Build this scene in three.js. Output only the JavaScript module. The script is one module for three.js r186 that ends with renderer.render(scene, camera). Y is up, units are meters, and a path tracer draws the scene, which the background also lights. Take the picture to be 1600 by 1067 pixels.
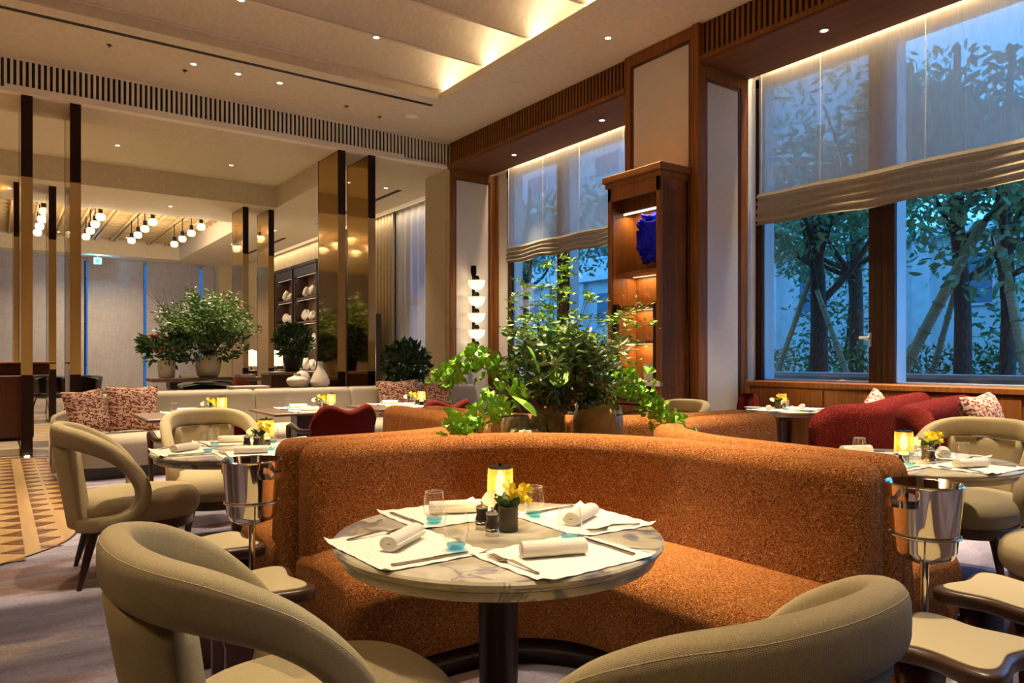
import * as THREE from 'three';
import { mergeGeometries, mergeVertices, toCreasedNormals } from 'three/addons/utils/BufferGeometryUtils.js';
import { RoundedBoxGeometry } from 'three/addons/geometries/RoundedBoxGeometry.js';
import { RectAreaLightUniformsLib } from 'three/addons/lights/RectAreaLightUniformsLib.js';

// ---------------------------------------------------------------- camera, sky, exposure
// x runs along the back of the room to the window wall, -z runs along the window wall into the depth of the room
const scene = new THREE.Scene();
const renderer = new THREE.WebGLRenderer({ antialias: true });
renderer.toneMapping = THREE.LinearToneMapping;
renderer.toneMappingExposure = 1.45;
renderer.shadowMap.enabled = true;
RectAreaLightUniformsLib.init();
const YAW = Math.atan(805 / 1135);
const camera = new THREE.PerspectiveCamera(2 * Math.atan(533.5 / 1135) * 180 / Math.PI, 1600 / 1067, 0.05, 200);
camera.position.set(0, 1.24, 0);
camera.lookAt(Math.sin(YAW), 1.24, -Math.cos(YAW));
camera.setViewOffset(1600, 1067, 0, -26.5, 1600, 1067);       // a little lens shift keeps the uprights upright
scene.background = new THREE.Color().setRGB(0.2, 0.92, 2.15); // clear sky after sunset
const WARM = new THREE.Color().setRGB(1, 0.79, 0.53), WARM2 = new THREE.Color().setRGB(1, 0.64, 0.30);
function area(w, h, pos, target, color, intensity) {
  const l = new THREE.RectAreaLight(color, intensity, w, h);
  l.position.set(...pos); l.lookAt(...target); l.name = 'area_light'; scene.add(l); return l;
}
// cove of the vaulted tray: a strip along its window side, shining up
area(0.12, 12, [5.36, 5.11, -3.2], [5.36, 9, -3.2], WARM, 9);
area(0.12, 9.6, [-3.3, 5.11, -4.2], [-3.3, 9, -4.2], WARM, 85);  // left cove, out of view, placed to light the vaults
// curtain pocket of each bay, shining down the blind
area(3.7, 0.03, [7.295, 4.77, -8.5], [7.35, 0, -8.5], WARM, 95);
area(6.8, 0.03, [7.295, 4.77, -1.8], [7.35, 0, -1.8], WARM, 95);
// ledge under the wooden slats of both window bays, shining up the slats
area(0.03, 4.2, [6.425, 4.60, -8.8], [6.425, 9, -8.8], WARM2, 16);
area(0.03, 6.2, [6.425, 4.60, -2.3], [6.425, 9, -2.3], WARM2, 16);

// ---------------------------------------------------------------- helpers
let seed = 12345;
const rnd = (a = 1, b) => { seed |= 0; seed = seed + 0x6D2B79F5 | 0; let t = Math.imul(seed ^ seed >>> 15, 1 | seed); t = t + Math.imul(t ^ t >>> 7, 61 | t) ^ t; const r = ((t ^ t >>> 14) >>> 0) / 4294967296; return b === undefined ? r * a : a + r * (b - a); };
const reseed = (s) => { seed = s; };
const V = (x, y, z) => new THREE.Vector3(x, y, z);
const names = {};
function numbered(n) { const k = names[n] = (names[n] ?? -1) + 1; return k ? n + '_' + String(k).padStart(3, '0') : n; }
// uv in metres, laid on by the way each face points
function boxUV(g) {
  g = g.index ? g.toNonIndexed() : g;
  const p = g.attributes.position, uv = new Float32Array(p.count * 2), a = V(), b = V(), c = V();
  for (let i = 0; i < p.count; i += 3) {
    a.fromBufferAttribute(p, i); b.fromBufferAttribute(p, i + 1); c.fromBufferAttribute(p, i + 2);
    const n = b.clone().sub(a).cross(c.clone().sub(a)), ax = Math.abs(n.x), ay = Math.abs(n.y), az = Math.abs(n.z);
    [a, b, c].forEach((q, k) => { const u = ay >= ax && ay >= az ? [q.x, q.z] : ax >= az ? [q.z, q.y] : [q.x, q.y]; uv[(i + k) * 2] = u[0]; uv[(i + k) * 2 + 1] = u[1]; });
  }
  g.setAttribute('uv', new THREE.BufferAttribute(uv, 2)); return g;
}
function plainGeo(g) { g = g.index ? g.toNonIndexed() : g; for (const k of Object.keys(g.attributes)) if (!['position', 'normal', 'uv'].includes(k)) g.deleteAttribute(k); if (!g.attributes.uv) g.setAttribute('uv', new THREE.BufferAttribute(new Float32Array(g.attributes.position.count * 2), 2)); return g; }
function join(gs) { gs = (Array.isArray(gs) ? gs : [gs]); return gs.length === 1 ? gs[0] : mergeGeometries(gs.map(plainGeo)); }
function mesh(name, gs, m, parent = scene) {
  const o = new THREE.Mesh(join(gs), m); o.castShadow = o.receiveShadow = true;
  o.name = parent === scene ? numbered(name) : name; parent.add(o); return o;
}
function tag(o, label, category, group) { o.userData = { label, category }; if (group) o.userData.group = group; return o; }
function thing(name, label, category, pos = [0, 0, 0], turn = 0, group) { const o = new THREE.Group(); o.name = numbered(name); o.position.set(...pos); o.rotation.y = turn; scene.add(o); return tag(o, label, category, group); }
function copy(src, label, pos, turn = 0, group) { const o = src.clone(); o.name = numbered(src.name.replace(/_\d{3}$/, '')); o.position.set(...pos); o.rotation.y = turn; scene.add(o); tag(o, label, src.userData.category, group ?? src.userData.group); return o; }
function struct(name, gs, m, parent = scene, label) { const o = mesh(name, gs, m, parent); if (parent === scene) { o.userData = { kind: 'structure' }; if (label) { o.userData.label = label; } o.userData.category = 'structure'; } return o; }
function sgroup(name, label) { const o = new THREE.Group(); o.name = numbered(name); o.userData = { kind: 'structure', category: 'structure' }; if (label) o.userData.label = label; scene.add(o); return o; }
// boxes given by their two corners
const bx = (x0, x1, y0, y1, z0, z1) => boxUV(new THREE.BoxGeometry(x1 - x0, y1 - y0, z1 - z0).translate((x0 + x1) / 2, (y0 + y1) / 2, (z0 + z1) / 2));
const rb = (x0, x1, y0, y1, z0, z1, r = 0.01, s = 2) => boxUV(new RoundedBoxGeometry(x1 - x0, y1 - y0, z1 - z0, s, Math.min(r, (x1 - x0) / 2.01, (y1 - y0) / 2.01, (z1 - z0) / 2.01)).translate((x0 + x1) / 2, (y0 + y1) / 2, (z0 + z1) / 2));
const lathe = (pts, seg = 28, at = [0, 0, 0]) => new THREE.LatheGeometry(pts.map(([x, y]) => new THREE.Vector2(Math.max(x, 1e-4), y)), seg).translate(...at);
const cyl = (r0, r1, y0, y1, seg = 14, x = 0, z = 0) => new THREE.CylinderGeometry(r1, r0, y1 - y0, seg).translate(x, (y0 + y1) / 2, z);
// a tapered tube through points [x, y, z, r]
function tube(pts, sides = 7, steps = 3) {
  const c = new THREE.CatmullRomCurve3(pts.map((p) => V(p[0], p[1], p[2]))), n = Math.max(1, (pts.length - 1) * steps);
  const fr = c.computeFrenetFrames(n), pos = [], uv = [], idx = []; let len = 0, last = null;
  for (let i = 0; i <= n; i++) {
    const t = i / n, q = c.getPoint(t), f = t * (pts.length - 1), k = Math.min(Math.floor(f), pts.length - 2), r = pts[k][3] + (pts[k + 1][3] - pts[k][3]) * (f - k);
    if (last) len += q.distanceTo(last); last = q;
    for (let j = 0; j <= sides; j++) { const a = j / sides * Math.PI * 2, d = fr.normals[i].clone().multiplyScalar(Math.cos(a) * r).addScaledVector(fr.binormals[i], Math.sin(a) * r); pos.push(q.x + d.x, q.y + d.y, q.z + d.z); uv.push(j / sides * 6.28 * r, len); }
  }
  for (let i = 0; i < n; i++) for (let j = 0; j < sides; j++) { const a = i * (sides + 1) + j, b = a + sides + 1; idx.push(a, b, a + 1, a + 1, b, b + 1); }
  for (const i of [0, n]) { const q = c.getPoint(i / n), m = pos.length / 3; pos.push(q.x, q.y, q.z); uv.push(0, 0); for (let j = 0; j < sides; j++) { const a = i * (sides + 1) + j; i ? idx.push(a, m, a + 1) : idx.push(a, a + 1, m); } }
  const g = new THREE.BufferGeometry(); g.setAttribute('position', new THREE.Float32BufferAttribute(pos, 3)); g.setAttribute('uv', new THREE.Float32BufferAttribute(uv, 2)); g.setIndex(idx); g.computeVertexNormals(); return g;
}
// rings of points (arrays of [x, y, z]) skinned into one closed body; uv in metres
function skin(rings, { caps = true, wrap = true, loop = false } = {}) {
  const n = rings.length, m = rings[0].length, pos = [], uv = [], idx = [], row = m + (wrap ? 1 : 0); let v = 0;
  for (let i = 0; i < n; i++) {
    if (i) { let s = 0; for (let j = 0; j < m; j += 4) s += Math.hypot(rings[i][j][0] - rings[i - 1][j][0], rings[i][j][1] - rings[i - 1][j][1], rings[i][j][2] - rings[i - 1][j][2]); v += s / Math.ceil(m / 4); }
    let u = 0;
    for (let j = 0; j < row; j++) { const q = rings[i][j % m]; if (j) { const r = rings[i][j - 1]; u += Math.hypot(q[0] - r[0], q[1] - r[1], q[2] - r[2]); } pos.push(...q); uv.push(u, v); }
  }
  const quad = (a, b, c, d) => idx.push(a, b, c, b, d, c);
  for (let i = 0; i < (loop ? n : n - 1); i++) for (let j = 0; j < row - 1; j++) { const a = i * row + j, b = ((i + 1) % n) * row + j; quad(a, a + 1, b, b + 1); }
  if (caps && !loop) for (const i of [0, n - 1]) {
    const c = [0, 1, 2].map((k) => rings[i].reduce((s, q) => s + q[k], 0) / m), at = pos.length / 3, ext = [0, 1, 2].map((k) => Math.max(...rings[i].map((q) => q[k])) - Math.min(...rings[i].map((q) => q[k]))), ax = [0, 1, 2].sort((a, b) => ext[b] - ext[a]);
    for (const q of [c, ...rings[i]]) { pos.push(...q); uv.push(q[ax[0]], q[ax[1]]); }
    for (let j = 0; j < m; j++) { const a = at + 1 + j, b = at + 1 + (j + 1) % m; i ? idx.push(a, b, at) : idx.push(b, a, at); }
  }
  let g = new THREE.BufferGeometry(); g.setAttribute('position', new THREE.Float32BufferAttribute(pos, 3)); g.setAttribute('uv', new THREE.Float32BufferAttribute(uv, 2)); g.setIndex(idx);
  // smooth normals across the seam
  const w = g.clone(); w.deleteAttribute('uv'); const key = new Map(), acc = [], nn = new Float32Array(pos.length); g.computeVertexNormals();
  const nr = g.attributes.normal;
  for (let i = 0; i < pos.length / 3; i++) { const k = [pos[i * 3], pos[i * 3 + 1], pos[i * 3 + 2]].map((x) => Math.round(x * 2e4)).join(); if (!key.has(k)) { key.set(k, acc.length); acc.push(V()); } acc[key.get(k)].add(V().fromBufferAttribute(nr, i)); }
  for (let i = 0; i < pos.length / 3; i++) { const k = [pos[i * 3], pos[i * 3 + 1], pos[i * 3 + 2]].map((x) => Math.round(x * 2e4)).join(); const q = acc[key.get(k)].clone().normalize(); nn.set([q.x, q.y, q.z], i * 3); }
  g.setAttribute('normal', new THREE.BufferAttribute(nn, 3)); return g;
}
// a flat outline in x-z with rounded top and bottom edges: outline(t) -> [x, z] about a centre
function puck(outline, y0, y1, { n = 40, e = 0.03, crown = 0, cx = 0, cz = 0 } = {}) {
  const rings = [], h = y1 - y0, lv = [];
  e = Math.min(e, h / 2);
  for (let k = 0; k <= 4; k++) { const a = k / 4 * Math.PI / 2; lv.push([e * (1 - Math.sin(a)), y0 + e * (1 - Math.cos(a))]); }
  for (let k = 0; k <= 4; k++) { const a = k / 4 * Math.PI / 2; lv.push([e * (1 - Math.cos(a)), y1 - e * (1 - Math.sin(a))]); }
  const base = Array.from({ length: n }, (_, i) => outline(i / n));
  const ring = (inset, y, f = 1) => base.map(([x, z]) => { const r = Math.hypot(x, z) || 1, k = Math.max(0, (r - inset) / r) * f; return [cx + x * k, y, cz + z * k]; });
  for (const [i, y] of lv) rings.push(ring(i, y));
  for (const f of [0.8, 0.55, 0.3, 0.05]) rings.push(ring(e, y1 + crown * (1 - f * f), f));
  return skin(rings.map((r) => r.slice().reverse()));
}
const rotY = (g, a) => g.rotateY(a);

// ---------------------------------------------------------------- textures
const lattice = Array.from({ length: 65536 }, () => rnd());
function vnoise(x, y, px, py, s = 0) { // value noise that repeats every px, py cells
  const xi = Math.floor(x), yi = Math.floor(y), f = (t) => t * t * (3 - 2 * t), fx = f(x - xi), fy = f(y - yi);
  const at = (i, j) => lattice[(((i % px + px) % px) * 131 + ((j % py + py) % py) * 2477 + s * 7919) & 65535];
  return (at(xi, yi) * (1 - fx) + at(xi + 1, yi) * fx) * (1 - fy) + (at(xi, yi + 1) * (1 - fx) + at(xi + 1, yi + 1) * fx) * fy;
}
function fbm(u, v, px, py, oct = 4, s = 0) { let t = 0, a = 0.5, n = 0; for (let i = 0; i < oct; i++) { t += a * vnoise(u * px, v * py, px, py, s + i); n += a; a /= 2; px *= 2; py *= 2; } return t / n; }
const mix = (a, b, t) => a.map((x, i) => x + (b[i] - x) * t), clamp = (x, a = 0, b = 1) => Math.min(b, Math.max(a, x)), sm = (a, b, x) => { const t = clamp((x - a) / (b - a)); return t * t * (3 - 2 * t); };
// f(u, v) -> [r, g, b] in sRGB 0..1 or a number; metres: size of one repeat
function tex(w, h, f, metres = 1, srgb = true, metresY) {
  const d = new Uint8Array(w * h * 4);
  for (let y = 0; y < h; y++) for (let x = 0; x < w; x++) { let c = f((x + 0.5) / w, (y + 0.5) / h); if (typeof c === 'number') c = [c, c, c]; const i = (y * w + x) * 4; for (let k = 0; k < 3; k++) d[i + k] = clamp(c[k]) * 255; d[i + 3] = c.length > 3 ? clamp(c[3]) * 255 : 255; }
  const t = new THREE.DataTexture(d, w, h); t.wrapS = t.wrapT = THREE.RepeatWrapping; t.magFilter = THREE.LinearFilter; t.minFilter = THREE.LinearFilter; if (srgb) t.colorSpace = THREE.SRGBColorSpace;
  t.repeat.set(1 / metres, 1 / (metresY ?? metres)); t.needsUpdate = true; return t;
}
const hex = (h) => [h >> 16 & 255, h >> 8 & 255, h & 255].map((x) => x / 255);
const std = (color, roughness, o = {}) => new THREE.MeshStandardMaterial({ color, roughness, ...o });
const phy = (color, roughness, o = {}) => new THREE.MeshPhysicalMaterial({ color, roughness, ...o });
// ---------------------------------------------------------------- materials
function boucle(base, dark, fleck, amount, metres = 0.36) {
  const S = 512, val = new Float32Array(S * S), hit = new Float32Array(S * S);
  reseed(77);
  for (let k = 0; k < 15000; k++) { // short curled loops of yarn
    let x = rnd(S), y = rnd(S), a = rnd(6.28); const l = 5 + rnd(6), bend = rnd(-0.35, 0.35), h = rnd(0.35, 1), f = rnd() < amount ? rnd(0.4, 1) : 0;
    for (let s = 0; s < l; s++) { for (let dx = -1; dx <= 1; dx++) for (let dy = -1; dy <= 1; dy++) { const i = ((y + dy + S | 0) % S) * S + ((x + dx + S | 0) % S), w = dx || dy ? 0.75 : 1; if (h * w > val[i]) { val[i] = h * w; hit[i] = f * w; } } x = (x + Math.cos(a) + S) % S; y = (y + Math.sin(a) + S) % S; a += bend; }
  }
  const at = (a, u, v) => a[(v * S | 0) * S + (u * S | 0)];
  return { map: tex(S, S, (u, v) => mix(mix(dark, base, sm(0.2, 0.85, at(val, u, v))), fleck, at(hit, u, v) * 0.75), metres), bump: tex(S, S, (u, v) => at(val, u, v), metres, false) };
}
const orangeT = boucle(hex(0xac6827), hex(0x62320f), hex(0xffe0b0), 0.14, 0.31);
const redT = boucle(hex(0x66140c), hex(0x2e0705), hex(0xd0764c), 0.07, 0.33);
const M = {};
M.orange = phy(0xffffff, 0.85, { specularIntensity: 0.4, map: orangeT.map, bumpMap: orangeT.bump, bumpScale: 0.004, sheen: 0.15, sheenColor: new THREE.Color(0xd09a50), sheenRoughness: 0.5 });
M.red = phy(0xffffff, 0.8, { specularIntensity: 0.15, map: redT.map, bumpMap: redT.bump, bumpScale: 0.003, sheen: 0.05, sheenColor: new THREE.Color(0xb05040), sheenRoughness: 0.4 });
const weaveB = tex(256, 256, (u, v) => { const x = u * 32, y = v * 32, o = Math.floor(y) % 2 ? 0.5 : 0, a = (x + o) % 1, b = y % 1; return Math.pow(Math.sin(a * Math.PI), 0.6) * Math.pow(Math.sin(b * Math.PI), 0.6); }, 0.10, false);
M.cream = phy(0xffffff, 0.9, { map: tex(256, 256, (u, v) => { const x = u * 32, y = v * 32, o = Math.floor(y) % 2 ? 0.5 : 0, t = Math.pow(Math.sin(((x + o) % 1) * Math.PI), 0.5) * Math.pow(Math.sin((y % 1) * Math.PI), 0.5), n = vnoise(u * 64, v * 64, 64, 64, 9); return mix(hex(0x9c8c68), hex(0xcbbc94), clamp(t * 0.5 + n * 0.45)); }, 0.10), bumpMap: weaveB, bumpScale: 0.0007, sheen: 0.3, sheenColor: new THREE.Color(0xd8cba8), sheenRoughness: 0.5 });
M.beige = phy(0xffffff, 0.85, { map: tex(128, 128, (u, v) => mix(hex(0xa59b88), hex(0xb7ae9c), vnoise(u * 64, v * 64, 64, 64)), 0.2), sheen: 0.3, sheenColor: new THREE.Color(0xc8bda6), sheenRoughness: 0.5 });
M.creamleather = phy(0xc3b48c, 0.6, { clearcoat: 0.05 });
M.velvet = phy(0x5a120a, 0.8, { specularIntensity: 0.2, sheen: 0.35, sheenColor: new THREE.Color(0xa8402a), sheenRoughness: 0.35 });
function wood(a, b, metres = 1.2, s = 0, rough = 0.42, coat = 0.15) {
  const t = tex(512, 512, (u, v) => { const w = fbm(u, v, 3, 2, 3, s) * 0.9, g = fbm(u + w * 0.05, v, 48, 3, 3, s + 5), p = fbm(u, v, 160, 6, 2, s + 9); return mix(a, b, clamp(g * 0.75 + p * 0.35 - 0.05)); }, metres);
  return phy(0xffffff, rough, { map: t, specularIntensity: coat > 0.1 ? 1 : 0.35, clearcoat: coat, clearcoatRoughness: 0.3 });
}
M.walnut = wood(hex(0x4f2e17), hex(0x7f5129), 1.2, 1, 0.55, 0);
M.walnut2 = wood(hex(0x5e381c), hex(0x8e5c30), 1.2, 2, 0.55, 0);
M.oakred = wood(hex(0x6a3e1c), hex(0xa06a36), 1.2, 3, 0.5, 0.03);
M.amber = wood(hex(0x8a5524), hex(0xb87c3c), 1.2, 5);
M.darkwood = wood(hex(0x1f100a), hex(0x3a2014), 0.8, 7, 0.38, 0.25);
M.mahogany = wood(hex(0x3a160d), hex(0x5f2816), 1.0, 11, 0.4, 0.2);
M.brownwood = wood(hex(0x4d3829), hex(0x6d5140), 0.9, 13, 0.35, 0.3);
M.soffitwood = wood(hex(0x5c3620), hex(0x7f5132), 1.4, 15, 0.6, 0);
M.postwood = wood(hex(0x2a190f), hex(0x4a2e1b), 1.2, 19, 0.5, 0.03);
M.lattice = std(0xcbb284, 0.6);
M.rim = wood(hex(0x3a281c), hex(0x54392a), 0.9, 17, 0.35, 0.3);
M.tinted = phy(0x98a0ac, 0.02, { transmission: 1, thickness: 0, ior: 1.5 });  // glass tint added to dim the sky seen from the hall
M.paint = std(0xded2be, 0.92, { map: tex(256, 256, (u, v) => 0.95 + 0.05 * vnoise(u * 60, v * 60, 60, 60, 3), 2) });
M.slat = std(0xf2ebe1, 0.8);
M.panel = std(0xffffff, 0.9, { map: tex(256, 256, (u, v) => mix(hex(0xcfc9c2), hex(0xe0dbd4), 0.5 * vnoise(u * 128, v * 8, 128, 8, 2) + 0.5 * vnoise(u * 8, v * 128, 8, 128, 4)), 0.4) });
M.beigewall = std(0xffffff, 0.9, { map: tex(256, 256, (u, v) => mix(hex(0xb3a588), hex(0xc6b99c), vnoise(u * 120, v * 12, 120, 12, 2)), 0.6) });
M.black = std(0x0a0807, 0.6);
M.blackmetal = std(0x16130f, 0.35, { metalness: 0.7 });
M.bronze = std(0x2a1812, 0.35, { metalness: 0.6 });
M.mirror = std(0xb8934e, 0.06, { metalness: 1 });
M.goldglass = phy(0xa8884e, 0.12, { clearcoat: 1, clearcoatRoughness: 0.05 });
M.chrome = std(0xd8d2c8, 0.06, { metalness: 1 });
M.steel = std(0x9c927e, 0.18, { metalness: 1 });
M.paper = std(0xe8e1d2, 0.9, { map: tex(128, 128, (u, v) => 0.94 + 0.06 * vnoise(u * 40, v * 40, 40, 40, 5), 0.2) });
M.linen = std(0xe9e2d4, 0.95, { map: tex(128, 128, (u, v) => 0.93 + 0.07 * vnoise(u * 64, v * 64, 64, 64, 5), 0.1) });
M.glass = phy(0xffffff, 0.02, { transmission: 1, thickness: 0, ior: 1.55 });
M.rimhighlight = phy(0xffffff, 0.08, { transparent: true, opacity: 0.45 });  // half-opaque white: highlight on the glass rim put into the colour
M.blueglass = phy(0xa8e4f2, 0.04, { transmission: 0.95, thickness: 0, ior: 1.45 });
M.pane = phy(0xffffff, 0.02, { transmission: 1, thickness: 0, ior: 1.5 });
M.ceramic = phy(0xb9b0a2, 0.55, { clearcoat: 0.1 });
M.potcream = phy(0xffffff, 0.5, { clearcoat: 0.35, clearcoatRoughness: 0.3, map: tex(256, 256, (u, v) => mix(hex(0x9b9068), hex(0xc7bd92), fbm(u, v, 8, 8, 4, 2)), 0.4), bumpMap: tex(256, 256, (u, v) => fbm(u, v, 20, 20, 3, 6), 0.4, false), bumpScale: 0.006 });
M.terracotta = std(0xa2492a, 0.7);
M.leather = phy(0x1c1512, 0.4, { clearcoat: 0.2 });
M.alu = std(0xc9d2d8, 0.4, { metalness: 0.1 });
M.stone = std(0xffffff, 0.8, { map: tex(256, 256, (u, v) => mix(hex(0xb8b8ba), hex(0xd2d2d4), fbm(u, v, 10, 10, 4, 3)), 2) });
// marble: warm white with grey-violet breccia veins
M.marble = phy(0xffffff, 0.28, { clearcoat: 0.12, clearcoatRoughness: 0.15, map: tex(1024, 1024, (u, v) => {
  const wx = fbm(u, v, 4, 4, 4, 31) - 0.5, wy = fbm(u, v, 4, 4, 4, 47) - 0.5, a = u + wx * 0.5, b = v + wy * 0.5;
  const r1 = Math.abs(fbm(a, b, 3, 3, 4, 12) - 0.5), r2 = Math.abs(fbm(a, b, 7, 7, 4, 22) - 0.5), patch = fbm(a, b, 3, 3, 3, 71);
  const thick = sm(0.10, 0.03, r1) * sm(0.35, 0.44, patch) * sm(0.32, 0.46, fbm(a, b, 12, 12, 3, 61)), thin = sm(0.03, 0.0, r2) * 0.8 * sm(0.36, 0.48, patch), cloud = fbm(a, b, 6, 6, 4, 91);
  let c = mix(hex(0xcfc9b6), hex(0xa69c80), sm(0.35, 0.75, cloud)); c = mix(c, hex(0x77727a), thin); return mix(c, mix(hex(0x3e3a44), hex(0x8a848c), fbm(a, b, 24, 24, 2, 5)), thick * 0.95);
}, 1.0) });
// carpet: long cloudy streaks of grey violet, umber and sand
M.carpet = std(0xffffff, 1, { map: tex(1024, 1024, (u, v) => {
  const w = fbm(u, v, 3, 5, 4, 8) * 0.35, a = fbm(u + w, v + w * 0.3, 2, 9, 5, 21), b = fbm(u + w, v, 3, 14, 4, 33), n = vnoise(u * 512, v * 512, 512, 512, 2);
  let c = mix(hex(0x514b5c), hex(0x9c95a6), sm(0.3, 0.7, a)); c = mix(c, hex(0x6b4d42), sm(0.56, 0.74, b) * 0.75); c = mix(c, hex(0xb3a394), sm(0.62, 0.8, fbm(u, v + w, 3, 11, 4, 55)) * 0.6); return c.map((x) => x * (0.88 + 0.2 * n));
}, 3.2), bumpMap: tex(256, 256, (u, v) => vnoise(u * 128, v * 128, 128, 128, 7), 0.3, false), bumpScale: 0.004 });
M.parquet = phy(0xffffff, 0.35, { clearcoat: 0.2, map: tex(512, 512, (u, v) => { const p = Math.floor(u * 4), g = fbm(u, v, 40, 4, 3, 4 + p); return mix(hex(0x8e6f44), hex(0xb0905e), clamp(g * 0.8 + 0.2 * lattice[p * 17])); }, 1.2) });
M.inlay = phy(0xffffff, 0.35, { clearcoat: 0.2, map: tex(256, 256, (u, v) => mix(hex(0x4e2f18), hex(0x74492a), fbm(u, v, 6, 40, 3, 6)), 0.6) });
M.darkstone = phy(0xffffff, 0.25, { clearcoat: 0.3, map: tex(256, 256, (u, v) => mix(hex(0x3c342e), hex(0x5f544a), fbm(u, v, 6, 6, 4, 3)), 1.2) });
M.lightstone = phy(0xffffff, 0.3, { clearcoat: 0.2, map: tex(256, 256, (u, v) => mix(hex(0x9a8d7a), hex(0xb8aa94), fbm(u, v, 5, 5, 4, 13)), 1.5) });
// cushion cloth: oatmeal with broken dark-red blots
M.cushion = std(0xffffff, 0.95, { map: tex(256, 256, (u, v) => { const w = fbm(u, v, 6, 6, 3, 3) * 0.12, a = fbm(u + w, v, 14, 20, 2, 41), b = vnoise(u * 90, v * 90, 90, 90, 4); return mix(mix(hex(0xc9ae93), hex(0xb4937a), b), hex(0x6e1f18), sm(0.48, 0.55, a)); }, 0.22) });
// loose-woven sheer cloth
M.sheer = new THREE.MeshPhysicalMaterial({ color: 0xf8f4ec, roughness: 0.95, transmission: 0.45, thickness: 0, transparent: true, opacity: 0.74, side: THREE.DoubleSide, map: tex(256, 64, (u, v) => 0.9 + 0.1 * vnoise(u * 128, v * 4, 128, 4, 3), 0.5) });
M.blind = phy(0xffffff, 0.95, { transmission: 0.12, thickness: 0, side: THREE.DoubleSide, map: tex(256, 256, (u, v) => mix(hex(0xa89a7e), hex(0xbdb095), vnoise(u * 100, v * 10, 100, 10, 6)), 0.4) });
M.drape = phy(0xffffff, 0.95, { side: THREE.DoubleSide, map: tex(256, 64, (u, v) => mix(hex(0xb1a184), hex(0xc8ba9c), vnoise(u * 100, v * 4, 100, 4, 6)), 0.4) });
M.rollblind = phy(0xffffff, 0.95, { transmission: 0.5, thickness: 0, side: THREE.DoubleSide, map: tex(512, 512, (u, v) => mix(hex(0xbdb4b0), hex(0xded6d2), clamp(0.55 * vnoise(u * 200, v * 5, 200, 5, 2) + 0.45 * fbm(u, v, 12, 30, 3, 8))), 1.6) });
const glow = (r, g, b, k) => new THREE.MeshStandardMaterial({ color: 0xfff4e0, emissive: new THREE.Color().setRGB(r, g, b), emissiveIntensity: k, roughness: 0.6 });
M.lens = glow(1, 0.86, 0.62, 9);
M.led = glow(1, 0.84, 0.58, 2.5);
M.ledfaint = glow(1, 0.8, 0.5, 0.12);
M.leddim = glow(1, 0.8, 0.5, 0.7);
M.ledamber = glow(1, 0.6, 0.22, 1.5);
M.opal = glow(1, 0.86, 0.6, 0.85);
M.lampglow = glow(1, 0.66, 0.14, 1.1);
const leafMat = (a, b, s = 0) => phy(0xffffff, 0.5, { side: THREE.DoubleSide, transmission: 0.15, thickness: 0, map: tex(64, 64, (u, v) => mix(a, b, fbm(u, v, 4, 4, 3, s)), 0.05) });
M.ginkgo = leafMat(hex(0x5f9a1e), hex(0xa6cf3a), 1);
M.olive = leafMat(hex(0x4d6a38), hex(0xa4b088), 2);
M.nandina = leafMat(hex(0x5a8a24), hex(0x9cc04c), 3);
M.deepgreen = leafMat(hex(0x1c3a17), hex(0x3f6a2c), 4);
M.midgreen = leafMat(hex(0x3a6328), hex(0x86a35c), 5);
M.gardenleaf = leafMat(hex(0x4a8254), hex(0x8cbc8c), 6);
M.paleleaf = leafMat(hex(0xb9b68c), hex(0xdad6b4), 8);
M.bark = std(0xffffff, 0.9, { map: tex(128, 128, (u, v) => mix(hex(0x3a3028), hex(0x6e6052), fbm(u, v, 20, 5, 3, 3)), 0.4) });
M.stem = std(0x5b5a2c, 0.8);
M.bamboo = std(0xffffff, 0.5, { map: tex(64, 256, (u, v) => mix(hex(0x8d8260), hex(0xb3a982), vnoise(u * 8, v * 30, 8, 30, 3)), 0.4) });
M.yellow = phy(0xf4dc38, 0.6, { side: THREE.DoubleSide });
M.berry = std(0xa06a38, 0.5);
M.bluerock = std(0x0e1ce0, 0.95);
// ================================================================ the room
// ---- floor: carpet, with a timber walkway at the side and stone in the hall behind
const floor = struct('floor', bx(-3.6, 7.6, -0.12, 0, -11.0, 3.2), M.carpet, scene, 'streaky grey violet carpet under the dining tables');
function flat(pts, y0, y1, m, name, parent) {
  const s = new THREE.Shape(pts.map(([x, z]) => new THREE.Vector2(x, -z)));
  return mesh(name, boxUV(new THREE.ExtrudeGeometry(s, { depth: y1 - y0, bevelEnabled: false }).rotateX(-Math.PI / 2).translate(0, y0, 0)), m, parent);
}
const edge = new THREE.CatmullRomCurve3([[-3.6, -3.6], [-2.2, -4.05], [-1, -4.62], [0.015, -5.33], [0.40, -5.82], [0.50, -6.6], [0.52, -8.2], [0.52, -10.85]].map(([x, z]) => V(x, 0, z)), false, 'centripetal').getPoints(40).map((p) => [p.x, p.z]);
flat([[-3.6, -10.85], ...edge.map((p) => p)], 0, 0.004, M.parquet, 'timber_field', floor);
flat([...edge.map(([x, z]) => [x, z]), ...edge.slice().reverse().map(([x, z]) => [x + 0.012, z + 0.008])], 0, 0.006, M.bronze, 'edge_strip', floor);
flat([[-3.6, -11], [7.4, -11], [7.4, -10.85], [-3.6, -10.85]], 0, 0.005, M.darkstone, 'stone_strip', floor);
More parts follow.
